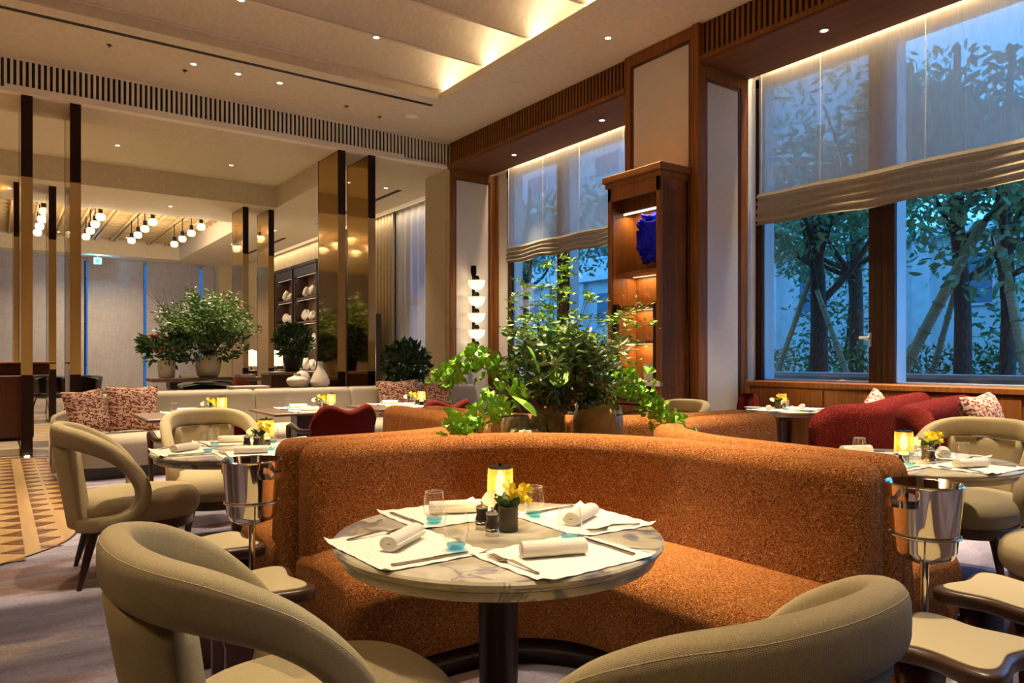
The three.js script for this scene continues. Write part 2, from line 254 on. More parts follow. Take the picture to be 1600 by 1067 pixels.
{ // inlaid triangles on both sides of a plain spine, like a games board
  const tri = (dx, sk) => { const s = new THREE.Shape([new THREE.Vector2(0, 0), new THREE.Vector2(0, 0.10), new THREE.Vector2(dx, sk)]); return boxUV(new THREE.ExtrudeGeometry(s, { depth: 0.003, bevelEnabled: false }).rotateX(-Math.PI / 2)); };
  const shapes = {}; const get = (dx, sk) => shapes[dx + '_' + sk] ??= tri(dx, sk);
  for (let k = 0; k < 40; k++) {
    const z = -5.35 - k * 0.14 - (k % 2 ? 0.03 : 0), up = k % 2 ? 0.10 : 0;
    for (const [x, dx] of [[0.145, -0.125], [0.235, 0.125], [0.50, -0.12]]) {
      if (z < -10.75 || (x === 0.50 && z > -6.9) || (x > 0.2 && z > -5.55)) continue;
      const o = mesh('inlay_triangle', get(dx, up), M.inlay, floor); o.position.set(x, 0.004, z);
    }
  }
}
const hall = struct('floor', bx(-3.6, 7.6, -0.12, 0, -28, -11.0), M.lightstone, scene, 'polished pale stone floor of the hall behind the mirrored columns');
for (let k = 0; k < 10; k++) {
  const z = -13 - k * 0.33;
  const a = mesh('stone_bar', bx(0.45, k % 2 ? 1.0 : 0.86, 0, 0.004, z - 0.08, z + 0.08), M.parquet, hall), b = mesh('stone_bar', bx(k % 2 ? 1.0 : 0.86, k % 2 ? 1.2 : 1.1, 0, 0.004, z - 0.08, z + 0.08), M.darkstone, hall);
}
mesh('raised_step', rb(-3.6, 0.24, 0, 0.10, -12.2, -11.15, 0.01), M.lightstone, hall);

// ---- ceiling of the dining room: a flat border round a tray of shallow barrel vaults
const C0 = 5.0;
const ceiling = struct('ceiling', [bx(5.25, 6.6, C0, C0 + 0.09, -11.1, 3.2), bx(-3.6, 5.25, C0, C0 + 0.09, -11.1, -9.22), bx(-3.6, 5.25, C0, C0 + 0.09, 2.9, 3.2), bx(-3.6, -3.1, C0, C0 + 0.09, -9.22, 2.9), bx(5.6, 7.8, C0 + 0.09, 5.9, -11.1, 3.2), bx(-3.6, 5.6, C0 + 0.09, 5.9, -11.1, -9.22)], M.paint, scene, 'flat cream ceiling border around the vaulted tray');
{
  const zs = [-9.22, -8.13, -7.11, -6.07, -5.03, -3.99, -2.95, -1.91, -0.87, 0.17, 1.21, 2.25, 3.2];
  for (let k = 0; k + 1 < zs.length; k++) { // each vault a bay of its own, cusps between them
    const z0 = zs[k], z1 = zs[k + 1], s = new THREE.Shape(), y0 = C0 + 0.13, n = 18; s.moveTo(z0, 5.9); s.lineTo(z0, y0); s.lineTo(z0 + 0.045, y0);
    for (let i = 0; i <= n; i++) { const t = i / n; s.lineTo(z0 + 0.045 + (z1 - z0 - 0.09) * t, y0 + 0.02 + 0.34 * Math.pow(Math.sin(Math.PI * t), 0.75)); }
    s.lineTo(z1, y0); s.lineTo(z1, 5.9); s.closePath();
    mesh('barrel_vault', boxUV(toCreasedNormals(new THREE.ExtrudeGeometry(s, { depth: 9.2, bevelEnabled: false }).rotateY(-Math.PI / 2).translate(5.6, 0, 0), 0.5)), M.paint, ceiling);
  }
  mesh('led_strip', bx(5.32, 5.40, C0 + 0.09, C0 + 0.1, -9.2, 2.8), M.leddim, ceiling);
  mesh('led_strip', bx(-3.34, -3.26, C0 + 0.09, C0 + 0.1, -9.0, 0.6), M.leddim, ceiling);  // strip of the unseen left cove that lights the vaults
  mesh('slot_diffuser', bx(-3.6, 5.28, C0 - 0.004, C0 + 0.02, -9.53, -9.46), M.black, ceiling);
  mesh('ceiling_speaker', cyl(0.1, 0.1, C0 - 0.008, C0, 24, 5.25, -10.1), M.slat, ceiling);
  mesh('ceiling_speaker', cyl(0.12, 0.12, C0 - 0.004, C0, 24, 5.85, -8.1), M.paint, ceiling);
  for (const [x, z] of [[4.25, -10.25], [4.85, -10.4], [1.1, -9.9], [2.0, -10.2]]) mesh('sprinkler', [cyl(0.035, 0.035, C0 - 0.006, C0, 14, x, z), cyl(0.012, 0.012, C0 - 0.03, C0, 8, x, z)], M.steel, ceiling);
}
// ---- bulkhead over the columns: white slats before a dark grille
const band = sgroup('wall_back', 'bulkhead over the columns with a band of white upright slats');
mesh('bulkhead', bx(-3.6, 6.46, 4.57, 5.9, -11.9, -11.12), M.paint, band);
mesh('grille_backing', bx(-3.6, 6.46, 4.60, 4.998, -11.12, -11.03), M.black, band);
mesh('bottom_rail', [bx(-3.6, 6.46, 4.57, 4.612, -11.12, -10.98), bx(0.10, 5.58, 4.612, 4.655, -11.10, -10.982), bx(-3.6, 6.46, 4.985, 5.0, -11.12, -10.985)], M.slat, band);
{ const g = bx(0, 0.032, 4.612, 4.985, -11.03, -11.01), g2 = bx(0, 0.032, 4.655, 4.985, -11.03, -11.01); for (let k = 0; k < 106; k++) { const x = -0.38 + k * 0.0645; const o = mesh('slat', x > 0.09 && x < 5.57 ? g2 : g, M.slat, band); o.position.x = x; } }
// ---- window wall: two bays, each with a boxed head of wooden slats
const wallR = sgroup('wall_right', 'window wall with walnut piers, slatted heads and two window bays');
mesh('head', [bx(6.50, 7.27, 4.57, 5.0, -11.0, 3.2), bx(7.41, 7.8, 4.57, 5.0, -11.0, 3.2), bx(7.27, 7.41, 4.80, 5.0, -11.0, 3.2)], M.paint, wallR);
mesh('corner_block', bx(6.46, 7.8, 4.57, 5.9, -11.9, -11.0), M.paint, wallR);
mesh('end_wall', bx(7.27, 7.75, 0, 4.6, 2.4, 3.2), M.panel, wallR);
mesh('soffit', bx(6.42, 7.27, 4.545, 4.57, -11.0, -6.6), M.soffitwood, wallR);
mesh('soffit', bx(6.42, 7.27, 4.545, 4.57, -5.45, 3.2), M.soffitwood, wallR);
for (const [a, b] of [[-11, -6.6], [-5.45, 1.5]]) {
  mesh('grille_backing', bx(6.468, 6.50, 4.57, 5.0, a, b), M.black, wallR);
  mesh('bottom_rail', [bx(6.40, 6.50, 4.57, 4.605, a, b), bx(6.40, 6.415, 4.605, 4.62, a, b)], M.oakred, wallR);
  mesh('led_strip', bx(6.42, 6.43, 4.605, 4.609, a, b), M.ledamber, wallR);
  const g = bx(6.455, 6.468, 4.605, 4.995, -0.0165, 0.0165), n = Math.floor((b - a) / 0.0675);
  for (let k = 0; k < n; k++) { const o = mesh('slat', g, M.oakred, wallR); o.position.z = a + 0.04 + k * 0.0675; }
}
for (const [a, b] of [[-10.35, -6.65], [-5.2, 1.6]]) mesh('pocket_led', bx(7.28, 7.31, 4.785, 4.80, a, b), M.ledfaint, wallR);
// far pier: beige face to the hall, panelled reveal to the window
function panelled(parent, along, at, a, b, y0, y1, out, m = M.panel) { // a framed white panel on a pier face; along 'x': face of constant z
  const F = (a0, a1, y0, y1, t, mm, n, r) => { const o = along === 'x' ? [a0, a1, y0, y1, out > 0 ? at : at - t, out > 0 ? at + t : at] : [out > 0 ? at : at - t, out > 0 ? at + t : at, y0, y1, a0, a1]; return mesh(n, r ? rb(...o, r) : bx(...o), mm, parent); };
  const w = 0.10; F(a, a + w, y0, y1, 0.03, M.oakred, 'stile', 0.006); F(b - w, b, y0, y1, 0.03, M.oakred, 'stile', 0.006); F(a + w, b - w, y1 - w * 1.3, y1, 0.03, M.oakred, 'rail', 0.006); F(a + w, b - w, y0, y0 + 0.2, 0.03, M.oakred, 'rail', 0.006);
  F(a + w, a + w + 0.035, y0 + 0.2, y1 - w * 1.3, 0.016, M.mahogany, 'moulding', 0.005); F(b - w - 0.035, b - w, y0 + 0.2, y1 - w * 1.3, 0.016, M.mahogany, 'moulding', 0.005); F(a + w, b - w, y1 - w * 1.3 - 0.035, y1 - w * 1.3, 0.016, M.mahogany, 'moulding', 0.005);
  F(a + w, b - w, y0 + 0.1, y1 - w, 0.006, m, 'fabric_panel');
}
mesh('pier', bx(6.46, 7.75, 0, 4.57, -11.88, -11.0), M.beigewall, wallR);
mesh('pier_panel', rb(6.452, 6.46, 0.2, 4.40, -11.78, -11.12, 0.004), M.beigewall, wallR);
panelled(wallR, 'x', -11.0, 6.46, 7.40, 0, 4.545, 1);
mesh('reveal_post', rb(7.40, 7.44, 0, 4.56, -11.0, -10.9, 0.006), M.oakred, wallR);
// near pier
mesh('pier', bx(6.44, 7.75, 0, 5.0, -6.6, -5.45), M.panel, wallR);
panelled(wallR, 'z', 6.44, -6.6, -5.45, 0, 4.99, -1);
panelled(wallR, 'x', -5.45, 6.44, 7.26, 0, 4.545, 1);
mesh('corner_post', rb(6.39, 6.44, 0, 4.995, -5.50, -5.41, 0.006), M.oakred, wallR);
mesh('wall_strip', bx(7.26, 7.40, 0, 4.57, -5.45, -5.40), M.panel, wallR);
mesh('wall_strip', bx(7.44, 7.75, 0, 4.57, -10.99, -10.60), M.panel, wallR);
mesh('wall_strip', bx(7.30, 7.75, 0, 4.57, -6.75, -6.6), M.panel, wallR);
// ---- walls out of view close the room, dark to keep bounced light low
struct('wall_left', bx(-3.75, -3.6, -0.12, 6.0, -28.2, 3.35), M.walnut, scene, 'unseen dark walnut side wall');
struct('wall_front', bx(-3.75, 7.8, -0.12, 6.0, 3.2, 3.35), M.walnut, scene, 'unseen dark walnut wall behind the viewer');
// ---- hall ceiling
const hallC = struct('ceiling', [bx(5.05, 7.8, 4.57, 5.9, -28.2, -11.9), bx(-3.6, 5.05, 4.57, 5.9, -18.5, -16.1), bx(-3.6, 5.9, 4.57, 5.9, -28.2, -26.6), bx(-3.6, 5.05, 5.03, 5.9, -16.1, -11.9), bx(-3.6, 5.05, 5.35, 5.9, -26.6, -18.5)], M.paint, scene, 'cream hall ceiling with a plain coffer and a lattice coffer');
mesh('slot_diffuser', bx(6.45, 6.55, 4.566, 4.6, -17.5, -13.0), M.black, hallC);
mesh('slot_diffuser', bx(6.45, 6.55, 4.566, 4.6, -24.5, -20), M.black, hallC);
mesh('lattice_backing', bx(-3.6, 5.05, 5.33, 5.35, -26.6, -18.5), std(0xa88c4a, 0.8), hallC);
for (let k = 0; k < 16; k++) for (const d of [-0.06, 0.06]) mesh('lattice_bar', bx(-3.6, 5.05, 5.06, 5.14, -18.35 - k * 0.535 + d - 0.02, -18.35 - k * 0.535 + d + 0.02), M.lattice, hallC);
for (let k = 0; k < 11; k++) for (const d of [-0.06, 0.06]) mesh('lattice_bar', bx(4.64 - k * 0.535 + d - 0.02, 4.64 - k * 0.535 + d + 0.02, 5.0, 5.06, -26.6, -18.5), M.lattice, hallC);
// ---- hall far end: blinds before tall windows
const farW = sgroup('window_3', 'tall windows at the far end of the hall');
mesh('lintel', bx(-3.6, 7.8, 4.5, 5.9, -28.2, -28.0), M.paint, farW);
mesh('wall_end', bx(6.42, 7.8, 0, 4.57, -28.2, -27.0), M.beigewall, farW);
mesh('sill', bx(-3.6, 6.42, 0, 0.22, -28.2, -27.9), M.paint, farW);
for (const x of [-2.9, -1.15, 0.62, 2.39, 4.15, 5.95]) { mesh('mullion', bx(x - 0.03, x + 0.03, 0.22, 4.5, -28.1, -28.02), M.blackmetal, farW); for (const y of [1.0, 2.4, 3.9]) mesh('clip', bx(x - 0.05, x + 0.05, y, y + 0.03, -28.02, -27.98), M.blackmetal, farW); }
mesh('pane', bx(-3.6, 6.42, 0.22, 4.5, -28.16, -28.15), M.tinted, farW);
[[-3.6, -1.20], [-1.10, 0.57], [0.67, 2.34], [2.44, 4.10], [4.20, 5.90], [6.00, 6.4]].forEach(([a, b], i) => tag(mesh('roller_blind', bx(a, b, 0.16, 4.56, -27.62, -27.61), M.rollblind), ['grey woven roller blind left of the column pair', 'grey woven roller blind behind the leftmost column pair', 'grey woven roller blind just left of the first glowing blue gap', 'wide grey roller blind between the first two blue gaps, under the exit sign', 'grey roller blind behind the big bush of the console', 'narrow grey blind at the right end of the far windows'][i], 'blind', 'roller blinds across the far windows'));
// ---- hall side: window with a sheer, pleated drapes
const sideW = sgroup('window_4', 'tall side window of the hall behind a sheer curtain');
mesh('wall', [bx(7.6, 7.8, 0, 4.57, -28.2, -15.1), bx(7.6, 7.8, 0, 0.25, -15.1, -11.88)], M.beigewall, sideW);
for (const z of [-12.6, -13.9]) mesh('mullion', bx(7.62, 7.7, 0.25, 4.57, z - 0.04, z + 0.04), M.alu, sideW);
mesh('transom', bx(7.62, 7.7, 2.45, 2.52, -15.1, -11.88), M.alu, sideW);
mesh('pane', bx(7.71, 7.715, 0.25, 4.57, -15.1, -11.88), M.tinted, sideW);
function wavy(z0, z1, y0, y1, x, amp, pitch, m, name, label, group) {
  const n = Math.ceil((z1 - z0) / pitch * 8), pos = [], uv = [], idx = [];
  for (let i = 0; i <= n; i++) { const z = z0 + (z1 - z0) * i / n, d = Math.sin(i / 8 * Math.PI * 2) * amp; for (const y of [y0, y1]) { pos.push(x + d, y, z); uv.push(z * 1.4, y); } if (i < n) idx.push(i * 2, i * 2 + 2, i * 2 + 1, i * 2 + 1, i * 2 + 2, i * 2 + 3); }
  const g = new THREE.BufferGeometry(); g.setAttribute('position', new THREE.Float32BufferAttribute(pos, 3)); g.setAttribute('uv', new THREE.Float32BufferAttribute(uv, 2)); g.setIndex(idx); g.computeVertexNormals();
  return tag(mesh(name, g, m), label, 'curtain', group);
}
wavy(-14.9, -11.9, 0.02, 4.57, 7.36, 0.02, 0.3, M.sheer, 'sheer_curtain', 'blue-lit sheer curtain over the side window beside the beige pier');
wavy(-17.6, -14.92, 0.02, 4.57, 7.33, 0.06, 0.17, M.drape, 'pleated_drape', 'pleated beige drape beside the sheer curtain');
wavy(-26.5, -17.7, 0.02, 4.57, 7.33, 0.06, 0.17, M.drape, 'pleated_drape', 'long pleated beige drape above the display cabinets');
mesh('unseen_drape_led', bx(7.15, 7.21, 4.505, 4.57, -24, -12.2), M.ledfaint, hallC);  // unseen strip, placed to light the drapes
area(5.5, 0.06, [7.18, 4.5, -15], [7.3, 0, -15], WARM, 20);  // no visible source, lights the drapes from above
area(6, 0.06, [7.18, 4.5, -21], [7.3, 0, -21], WARM, 20);
// ================================================================ window bays
function bay(name, label, z0, z1, posts, sill) { // posts: [z centre, width]
  const w = sgroup(name, label), X = 7.41;
  mesh('apron', bx(7.36, 7.75, 0, sill, z0, z1), M.walnut, w);
  mesh('head_frame', bx(X, X + 0.04, 4.46, 4.57, z0, z1), M.darkwood, w);
  for (const [z, wd] of posts) { // timber inside, aluminium fin outside the glass
    mesh('post', rb(X, X + 0.04, sill, 4.56, z - wd / 2, z + wd / 2, 0.006), M.postwood, w);
    for (let k = -1; k <= 1; k++) if (wd > 0.15) mesh('groove', bx(X - 0.004, X + 0.002, sill, 4.56, z + k * wd / 4 - 0.006, z + k * wd / 4 + 0.006), M.black, w);
    mesh('outer_fin', bx(X + 0.055, X + 0.24, sill, 4.7, z - wd / 2, z + wd / 2), M.alu, w);
  }
  mesh('bottom_frame', bx(X + 0.055, X + 0.24, sill - 0.02, sill + 0.012, z0, z1), M.alu, w);
  const zs = [z0, ...posts.map((p) => p[0]), z1];
  for (let k = 0; k + 1 < zs.length; k++) if (zs[k + 1] - zs[k] > 0.3) mesh('pane', bx(X + 0.044, X + 0.050, sill, 4.5, zs[k], zs[k + 1]), M.pane, w);
  return w;
}
const w1 = bay('window_1', 'near window bay looking out on the garden', -5.45, 2.5, [[-5.385, 0.13], [-3.893, 0.266], [-1.3, 0.266]], 0.985);
const hd = mesh('handle', [rb(7.37, 7.41, 1.36, 1.50, -4.01, -3.99, 0.006), rb(7.35, 7.38, 1.44, 1.47, -4.10, -3.99, 0.006)], M.alu, w1);
bay('window_2', 'far window bay behind the plants', -10.62, -6.6, [[-10.52, 0.13], [-9.06, 0.266], [-7.05, 0.12]], 0.985);
// wainscot cabinet under the near window
{
  const t = thing('wainscot', 'dark wood panelled wainscot under the near window', 'wainscot', [0, 0, 0]);
  mesh('carcass', bx(7.02, 7.36, 0, 0.93, -5.2, 2.4), M.walnut, t);
  mesh('top_board', rb(6.99, 7.42, 0.93, 0.985, -5.24, 2.4, 0.008), M.oakred, t);
  for (let k = 0; k < 6; k++) mesh('panel', rb(7.005, 7.02, 0.1, 0.91, -5.18 + k * 0.9, -4.295 + k * 0.9, 0.004), M.oakred, t);
  mesh('end_post', rb(6.99, 7.03, 0, 0.93, -5.24, -5.18, 0.005), M.oakred, t);
  const u = wallR;
  mesh('wainscot_board', bx(7.05, 7.36, 0, 0.95, -10.6, -6.6), M.walnut, u); mesh('wainscot_top', rb(7.0, 7.42, 0.95, 0.985, -10.6, -6.6, 0.008), M.oakred, u);
}
// roman blinds: a sheer upper cloth and gathered folds below
function romanBlind(label, z0, z1, yTop, yFold, yEnd, cords) {
  const t = thing('roman_blind', label, 'blind'), X = 7.33, n = 60;
  const sag = (s) => { let m = 1; for (const c of cords) m = Math.min(m, Math.abs(s - c) / 0.3); return Math.min(1, m); };
  const grid = (f, rows, nm, m) => { const pos = [], uv = [], idx = []; for (let i = 0; i <= n; i++) for (let j = 0; j <= rows; j++) { const [x, y, z] = f(i / n, j / rows); pos.push(x, y, z); uv.push(z, y); if (i < n && j < rows) { const a = i * (rows + 1) + j; idx.push(a, a + 1, a + rows + 1, a + 1, a + rows + 2, a + rows + 1); } } const g = new THREE.BufferGeometry(); g.setAttribute('position', new THREE.Float32BufferAttribute(pos, 3)); g.setAttribute('uv', new THREE.Float32BufferAttribute(uv, 2)); g.setIndex(idx); g.computeVertexNormals(); return mesh(nm, g, m, t); };
  const Z = (s) => z0 + (z1 - z0) * s;
  grid((s, v) => [X + 0.012 * Math.sin(s * 9 + v * 3) * (v), yTop + (yFold - yTop - 0.06 * sag(s)) * v, Z(s)], 12, 'sheer_cloth', M.sheer);
  grid((s, v) => { // gathered folds: the cloth swings forward and back on its way down
    const w = v * 4.4 + 0.3, wob = 0.5 + 0.5 * Math.sin(s * 37 + v * 4) * Math.sin(s * 17 + 1), fr = clamp((w + 0.08 * Math.sin(s * 23 + v * 5)) % 1), out = (0.012 + 0.085 * Math.pow(fr, 1.4) * (1 - sm(0.86, 1, fr)) * (0.8 + 0.5 * v)) * (0.6 + 0.4 * sag(s)), dr = (0.10 + 0.03 * wob) * sag(s) * (0.35 + v * 0.65);
    return [X - 0.012 - out, yFold + (yEnd - yFold) * v - dr, Z(s) + (s < 0.02 ? -0.01 * v : 0)];
  }, 60, 'gathered_folds', M.blind);
  for (const c of cords) mesh('cord', tube([[X - 0.008, yTop, Z(c), 0.004], [X - 0.014, (yTop + yFold) / 2, Z(c) + 0.01, 0.004], [X - 0.01, yFold, Z(c), 0.004]], 5), M.sheer.clone ? M.linen : M.linen, t);
  mesh('head_rail', bx(X - 0.005, X + 0.04, yTop - 0.02, 4.80, z0, z1), M.slat, t);
  return t;
}
romanBlind('sheer roman blind with gathered folds over the large near window', -5.30, 1.8, 4.77, 3.17, 2.80, [0.005, 0.11, 0.265, 0.42, 0.6, 0.8, 0.995]);
romanBlind('sheer roman blind with gathered folds over the far window behind the plants', -10.45, -6.62, 4.77, 3.20, 2.92, [0.005, 0.26, 0.5, 0.75, 0.995]);

// ================================================================ outside
M.darkpane = std(0x55708a, 0.6);
const garden = struct('ground', bx(7.75, 40, 0.2, 0.35, -40, 12), std(0x5c5f52, 1), scene, 'garden soil outside the windows');
garden.name = 'garden_ground';
function leafGeo(L, W, fold = 0.25, seg = 2) { // a small pointed leaf along +y, bent along its midrib
  const pos = [], idx = [], uv = []; const prof = [0, 0.85, 0.9, 0];
  const n = seg + 2; for (let i = 0; i < n; i++) { const t = i / (n - 1), w = W / 2 * Math.pow(Math.sin(Math.PI * Math.min(0.97, Math.max(0.03, t * 0.9 + 0.06))), 0.9); for (const s of [-1, 0, 1]) { pos.push(s * w, t * L, (s ? fold * w : 0) - 0.12 * L * t * t); uv.push(s * w, t * L); } if (i) { const a = (i - 1) * 3; idx.push(a, a + 1, a + 3, a + 1, a + 4, a + 3, a + 1, a + 2, a + 4, a + 2, a + 5, a + 4); } }
  const g = new THREE.BufferGeometry(); g.setAttribute('position', new THREE.Float32BufferAttribute(pos, 3)); g.setAttribute('uv', new THREE.Float32BufferAttribute(uv, 2)); g.setIndex(idx); g.computeVertexNormals(); return g;
}
const Q = new THREE.Quaternion(), M4 = new THREE.Matrix4();
// many copies of one leaf in one buffer: spots = [x, y, z, dirx, diry, dirz, scale]
function leaves(leaf, spots) {
  const L = leaf.toNonIndexed(), p = L.attributes.position, nr = L.attributes.normal, uv = L.attributes.uv, c = p.count, P = new Float32Array(spots.length * c * 3), N = new Float32Array(P.length), U = new Float32Array(spots.length * c * 2), v = V(), d = V(), up = V(0, 1, 0), S = V();
  spots.forEach((s, k) => {
    d.set(s[3], s[4], s[5]).normalize(); Q.setFromUnitVectors(up, d); Q.multiply(new THREE.Quaternion().setFromAxisAngle(up, rnd(6.28)));
    M4.compose(v.set(s[0], s[1], s[2]), Q, S.setScalar(s[6]));
    for (let i = 0; i < c; i++) { v.fromBufferAttribute(p, i).applyMatrix4(M4); P.set([v.x, v.y, v.z], (k * c + i) * 3); v.fromBufferAttribute(nr, i).applyQuaternion(Q); N.set([v.x, v.y, v.z], (k * c + i) * 3); const o = (k * 0.37) % 1; U.set([uv.getX(i) + o, uv.getY(i) + o], (k * c + i) * 2); }
  });
  const g = new THREE.BufferGeometry(); g.setAttribute('position', new THREE.BufferAttribute(P, 3)); g.setAttribute('normal', new THREE.BufferAttribute(N, 3)); g.setAttribute('uv', new THREE.BufferAttribute(U, 2)); return g;
}
const stuff = (o) => { o.userData.kind = 'stuff'; return o; };
function blob(n, cx, cy, cz, rx, ry, rz, s0, s1, up = 0.3) { const a = []; for (let i = 0; i < n; i++) { let x, y, z, r; do { x = rnd(-1, 1); y = rnd(-1, 1); z = rnd(-1, 1); r = x * x + y * y + z * z; } while (r > 1 || r < 0.15); a.push([cx + x * rx, cy + y * ry, cz + z * rz, x + rnd(-1, 1), y + rnd(-0.7, 1) + up, z + rnd(-1, 1), rnd(s0, s1)]); } return a; }
const gardenLeaf = leafGeo(0.10, 0.042);
function tree(label, x, z, h, r, lean, crowns) {
  const t = thing('garden_tree', label, 'tree', [x, 0.35, z], 0, 'trees outside the windows');
  mesh('trunk', tube([[0, -0.1, 0, r * 1.25], [lean * 0.2, h * 0.3, 0.03, r], [lean * 0.6, h * 0.65, -0.05, r * 0.75], [lean, h, 0, r * 0.4]], 9), M.bark, t);
  for (const [px, py, pz, cx, cy, cz, rx, n] of crowns) { mesh('branch', tube([[px, py, pz, r * 0.5], [(px + cx) / 2 + 0.1, (py + cy) / 2 - 0.1, (pz + cz) / 2, r * 0.35], [cx, cy, cz, r * 0.12]], 6), M.bark, t); stuff(mesh('foliage', leaves(gardenLeaf, blob(n, cx, cy, cz, rx, rx * 0.75, rx, 0.8, 1.7, -0.2)), M.gardenleaf, t)); }
  return t;
}
reseed(501);
const crown = (n, h, spread, r, cnt) => Array.from({ length: n }, (_, i) => { const a = i / n * 6.28 + rnd(1), y0 = h * rnd(0.3, 0.7); return [0, y0, 0, Math.cos(a) * spread * rnd(0.4, 1), y0 + rnd(0.5, 1.5), Math.sin(a) * spread * rnd(0.4, 1), r * rnd(0.7, 1.2), cnt]; });
tree('garden tree with a forked pale trunk left in the near window', 10.6, -6.6, 4.6, 0.13, 0.1, crown(9, 4.6, 1.3, 0.9, 347));
tree('dark straight garden tree right in the near window', 10.4, -4.4, 5.0, 0.10, -0.1, crown(10, 5.0, 1.5, 0.9, 379));
tree('twisted dark garden tree at the right edge of the near window', 9.6, -3.6, 4.6, 0.08, 0.25, crown(9, 4.6, 1.1, 0.8, 347));
tree('slim garden tree half hidden behind the window post', 12.4, -7.0, 5.5, 0.11, 0.2, crown(9, 5.5, 1.5, 1.0, 379));
tree('garden tree in the left pane of the far window', 10.4, -14.2, 5.0, 0.1, 0.2, crown(8, 5, 1.4, 0.9, 316));
tree('garden tree in the right pane of the far window', 10.6, -10.6, 5.0, 0.1, -0.2, crown(8, 5, 1.4, 0.9, 316));
const pole = (label, a, b, r = 0.045) => { const L = V(...b).sub(V(...a)), t = thing('bamboo_prop', label, 'pole', a, 0, 'bamboo props staying the garden trees'), n = 6; const pts = []; const g = [tube([[0, 0, 0, r], [L.x, L.y, L.z, r * 0.85]], 8, 1)]; for (let k = 1; k < n; k++) g.push(tube([[L.x * k / n, L.y * k / n, L.z * k / n, r * 1.12], [L.x * (k / n + 0.012), L.y * (k / n + 0.012), L.z * (k / n + 0.012), r * 1.12]], 8, 1)); mesh('cane', g[0], M.bamboo, t); mesh('knots', g.slice(1), M.bamboo, t); };
pole('bamboo prop leaning from the lower left against the forked tree', [10.2, 0.6, -7.2], [10.45, 2.5, -6.62]);
pole('bamboo prop leaning from the lower right against the forked tree', [10.1, 0.6, -5.65], [10.45, 2.3, -6.5]);
pole('thick bamboo prop rising to the straight dark tree', [9.6, 0.9, -4.85], [10.05, 2.95, -4.0], 0.075);
pole('bamboo prop crossing behind the thick one', [10.9, 0.6, -5.1], [10.5, 2.4, -4.45]);
pole('pale bamboo prop at the right edge of the window', [9.2, 0.6, -3.15], [9.6, 2.7, -3.65], 0.06);
{ // clipped hedge, low wall, and the building across the garden
  const h = thing('garden_hedge', 'clipped hedge along the garden seen through the near window', 'hedge', [11.4, 0.35, -5.2]);
  mesh('wood', [bx(-0.4, 0.4, 0, 0.5, -4, 4)], M.bark, h); const s = []; for (let i = 0; i < 6500; i++) s.push([rnd(-0.55, 0.55), rnd(0.15, 1.05), rnd(-5.5, 4.5), rnd(-1, 1), rnd(0, 1.2), rnd(-1, 1), rnd(0.6, 1.2)]); stuff(mesh('foliage', leaves(gardenLeaf, s), M.midgreen, h));
  for (const [label, x, z, w, d, hh, n] of [['tall dark bush filling the right half of the left pane', 12.9, -7.6, 0.7, 0.75, 4.0, 1700], ['tall dark bush at the right edge of the near window', 11.6, -3.6, 0.7, 1.1, 4.2, 2000]]) { const k = thing('garden_bush', label, 'bush', [x, 0.35, z]); mesh('stems', [tube([[0, 0, 0, 0.05], [0.1, hh * 0.5, 0.2, 0.03], [0, hh, 0, 0.01]], 6), tube([[0, 0, 0.2, 0.05], [-0.1, hh * 0.5, 0.5, 0.03], [0, hh * 0.9, 0.4, 0.01]], 6)], M.bark, k); const q = []; for (let i = 0; i < n; i++) q.push([rnd(-w, w), rnd(0.1, hh), rnd(-d, d), rnd(-1, 1), rnd(-0.6, 0.8), rnd(-1, 1), rnd(0.8, 1.6)]); stuff(mesh('foliage', leaves(gardenLeaf, q), M.gardenleaf, k)); }
  const h2 = thing('garden_hedge', 'leafy hedge seen through the far window', 'hedge', [11.0, 0.35, -12.5]); mesh('wood', bx(-0.4, 0.4, 0, 0.6, -4, 4), M.bark, h2); const s2 = []; for (let i = 0; i < 2500; i++) s2.push([rnd(-0.55, 0.55), rnd(0.15, 1.3), rnd(-4.5, 4.5), rnd(-1, 1), rnd(0, 1.2), rnd(-1, 1), rnd(0.6, 1.2)]); stuff(mesh('foliage', leaves(gardenLeaf, s2), M.gardenleaf, h2));
  const w = thing('planter_wall', 'low grey planter wall in front of the hedge', 'wall', [8.7, 0.3, -5]); mesh('masonry', bx(0, 0.2, 0, 0.70, -11, 7), M.stone, w); mesh('coping', rb(-0.03, 0.23, 0.70, 0.76, -11, 7, 0.01), M.stone, w);
  const b = thing('building', 'grey panelled building across the garden', 'building', [17.5, 0.3, -9]);
  mesh('facade', bx(0, 1, 0, 3.7, -22, 7.4), M.stone, b); mesh('cornice', bx(-0.25, 1, 3.7, 3.9, -22, 7.4), M.alu, b);
  for (let k = 0; k < 14; k++) { const f = mesh('window', bx(-0.06, 0, 2.1, 3.3, -20.4 + k * 2, -19.7 + k * 2), M.stone, b); mesh('pane', bx(-0.07, -0.06, 2.16, 3.24, -20.34 + k * 2, -19.76 + k * 2), M.darkpane, f); }
  for (let k = 0; k < 15; k++) mesh('pilaster', bx(-0.15, 0, 0, 3.7, -21.4 + k * 2, -21.0 + k * 2), M.stone, b);
  const c = thing('building', 'pale tower block rising behind the trees', 'building', [26, 0.3, -24]); mesh('facade', bx(0, 6, 0, 17, -12, 7), M.stone, c);
  for (let r = 0; r < 7; r++) for (let k = 0; k < 6; k++) { const f = mesh('window', bx(-0.1, 0, 2 + r * 2.1, 3.3 + r * 2.1, -11 + k * 3, -9 + k * 3), M.alu, c); mesh('pane', bx(-0.11, -0.1, 2.1 + r * 2.1, 3.2 + r * 2.1, -10.9 + k * 3, -9.1 + k * 3), M.darkpane, f); }
}
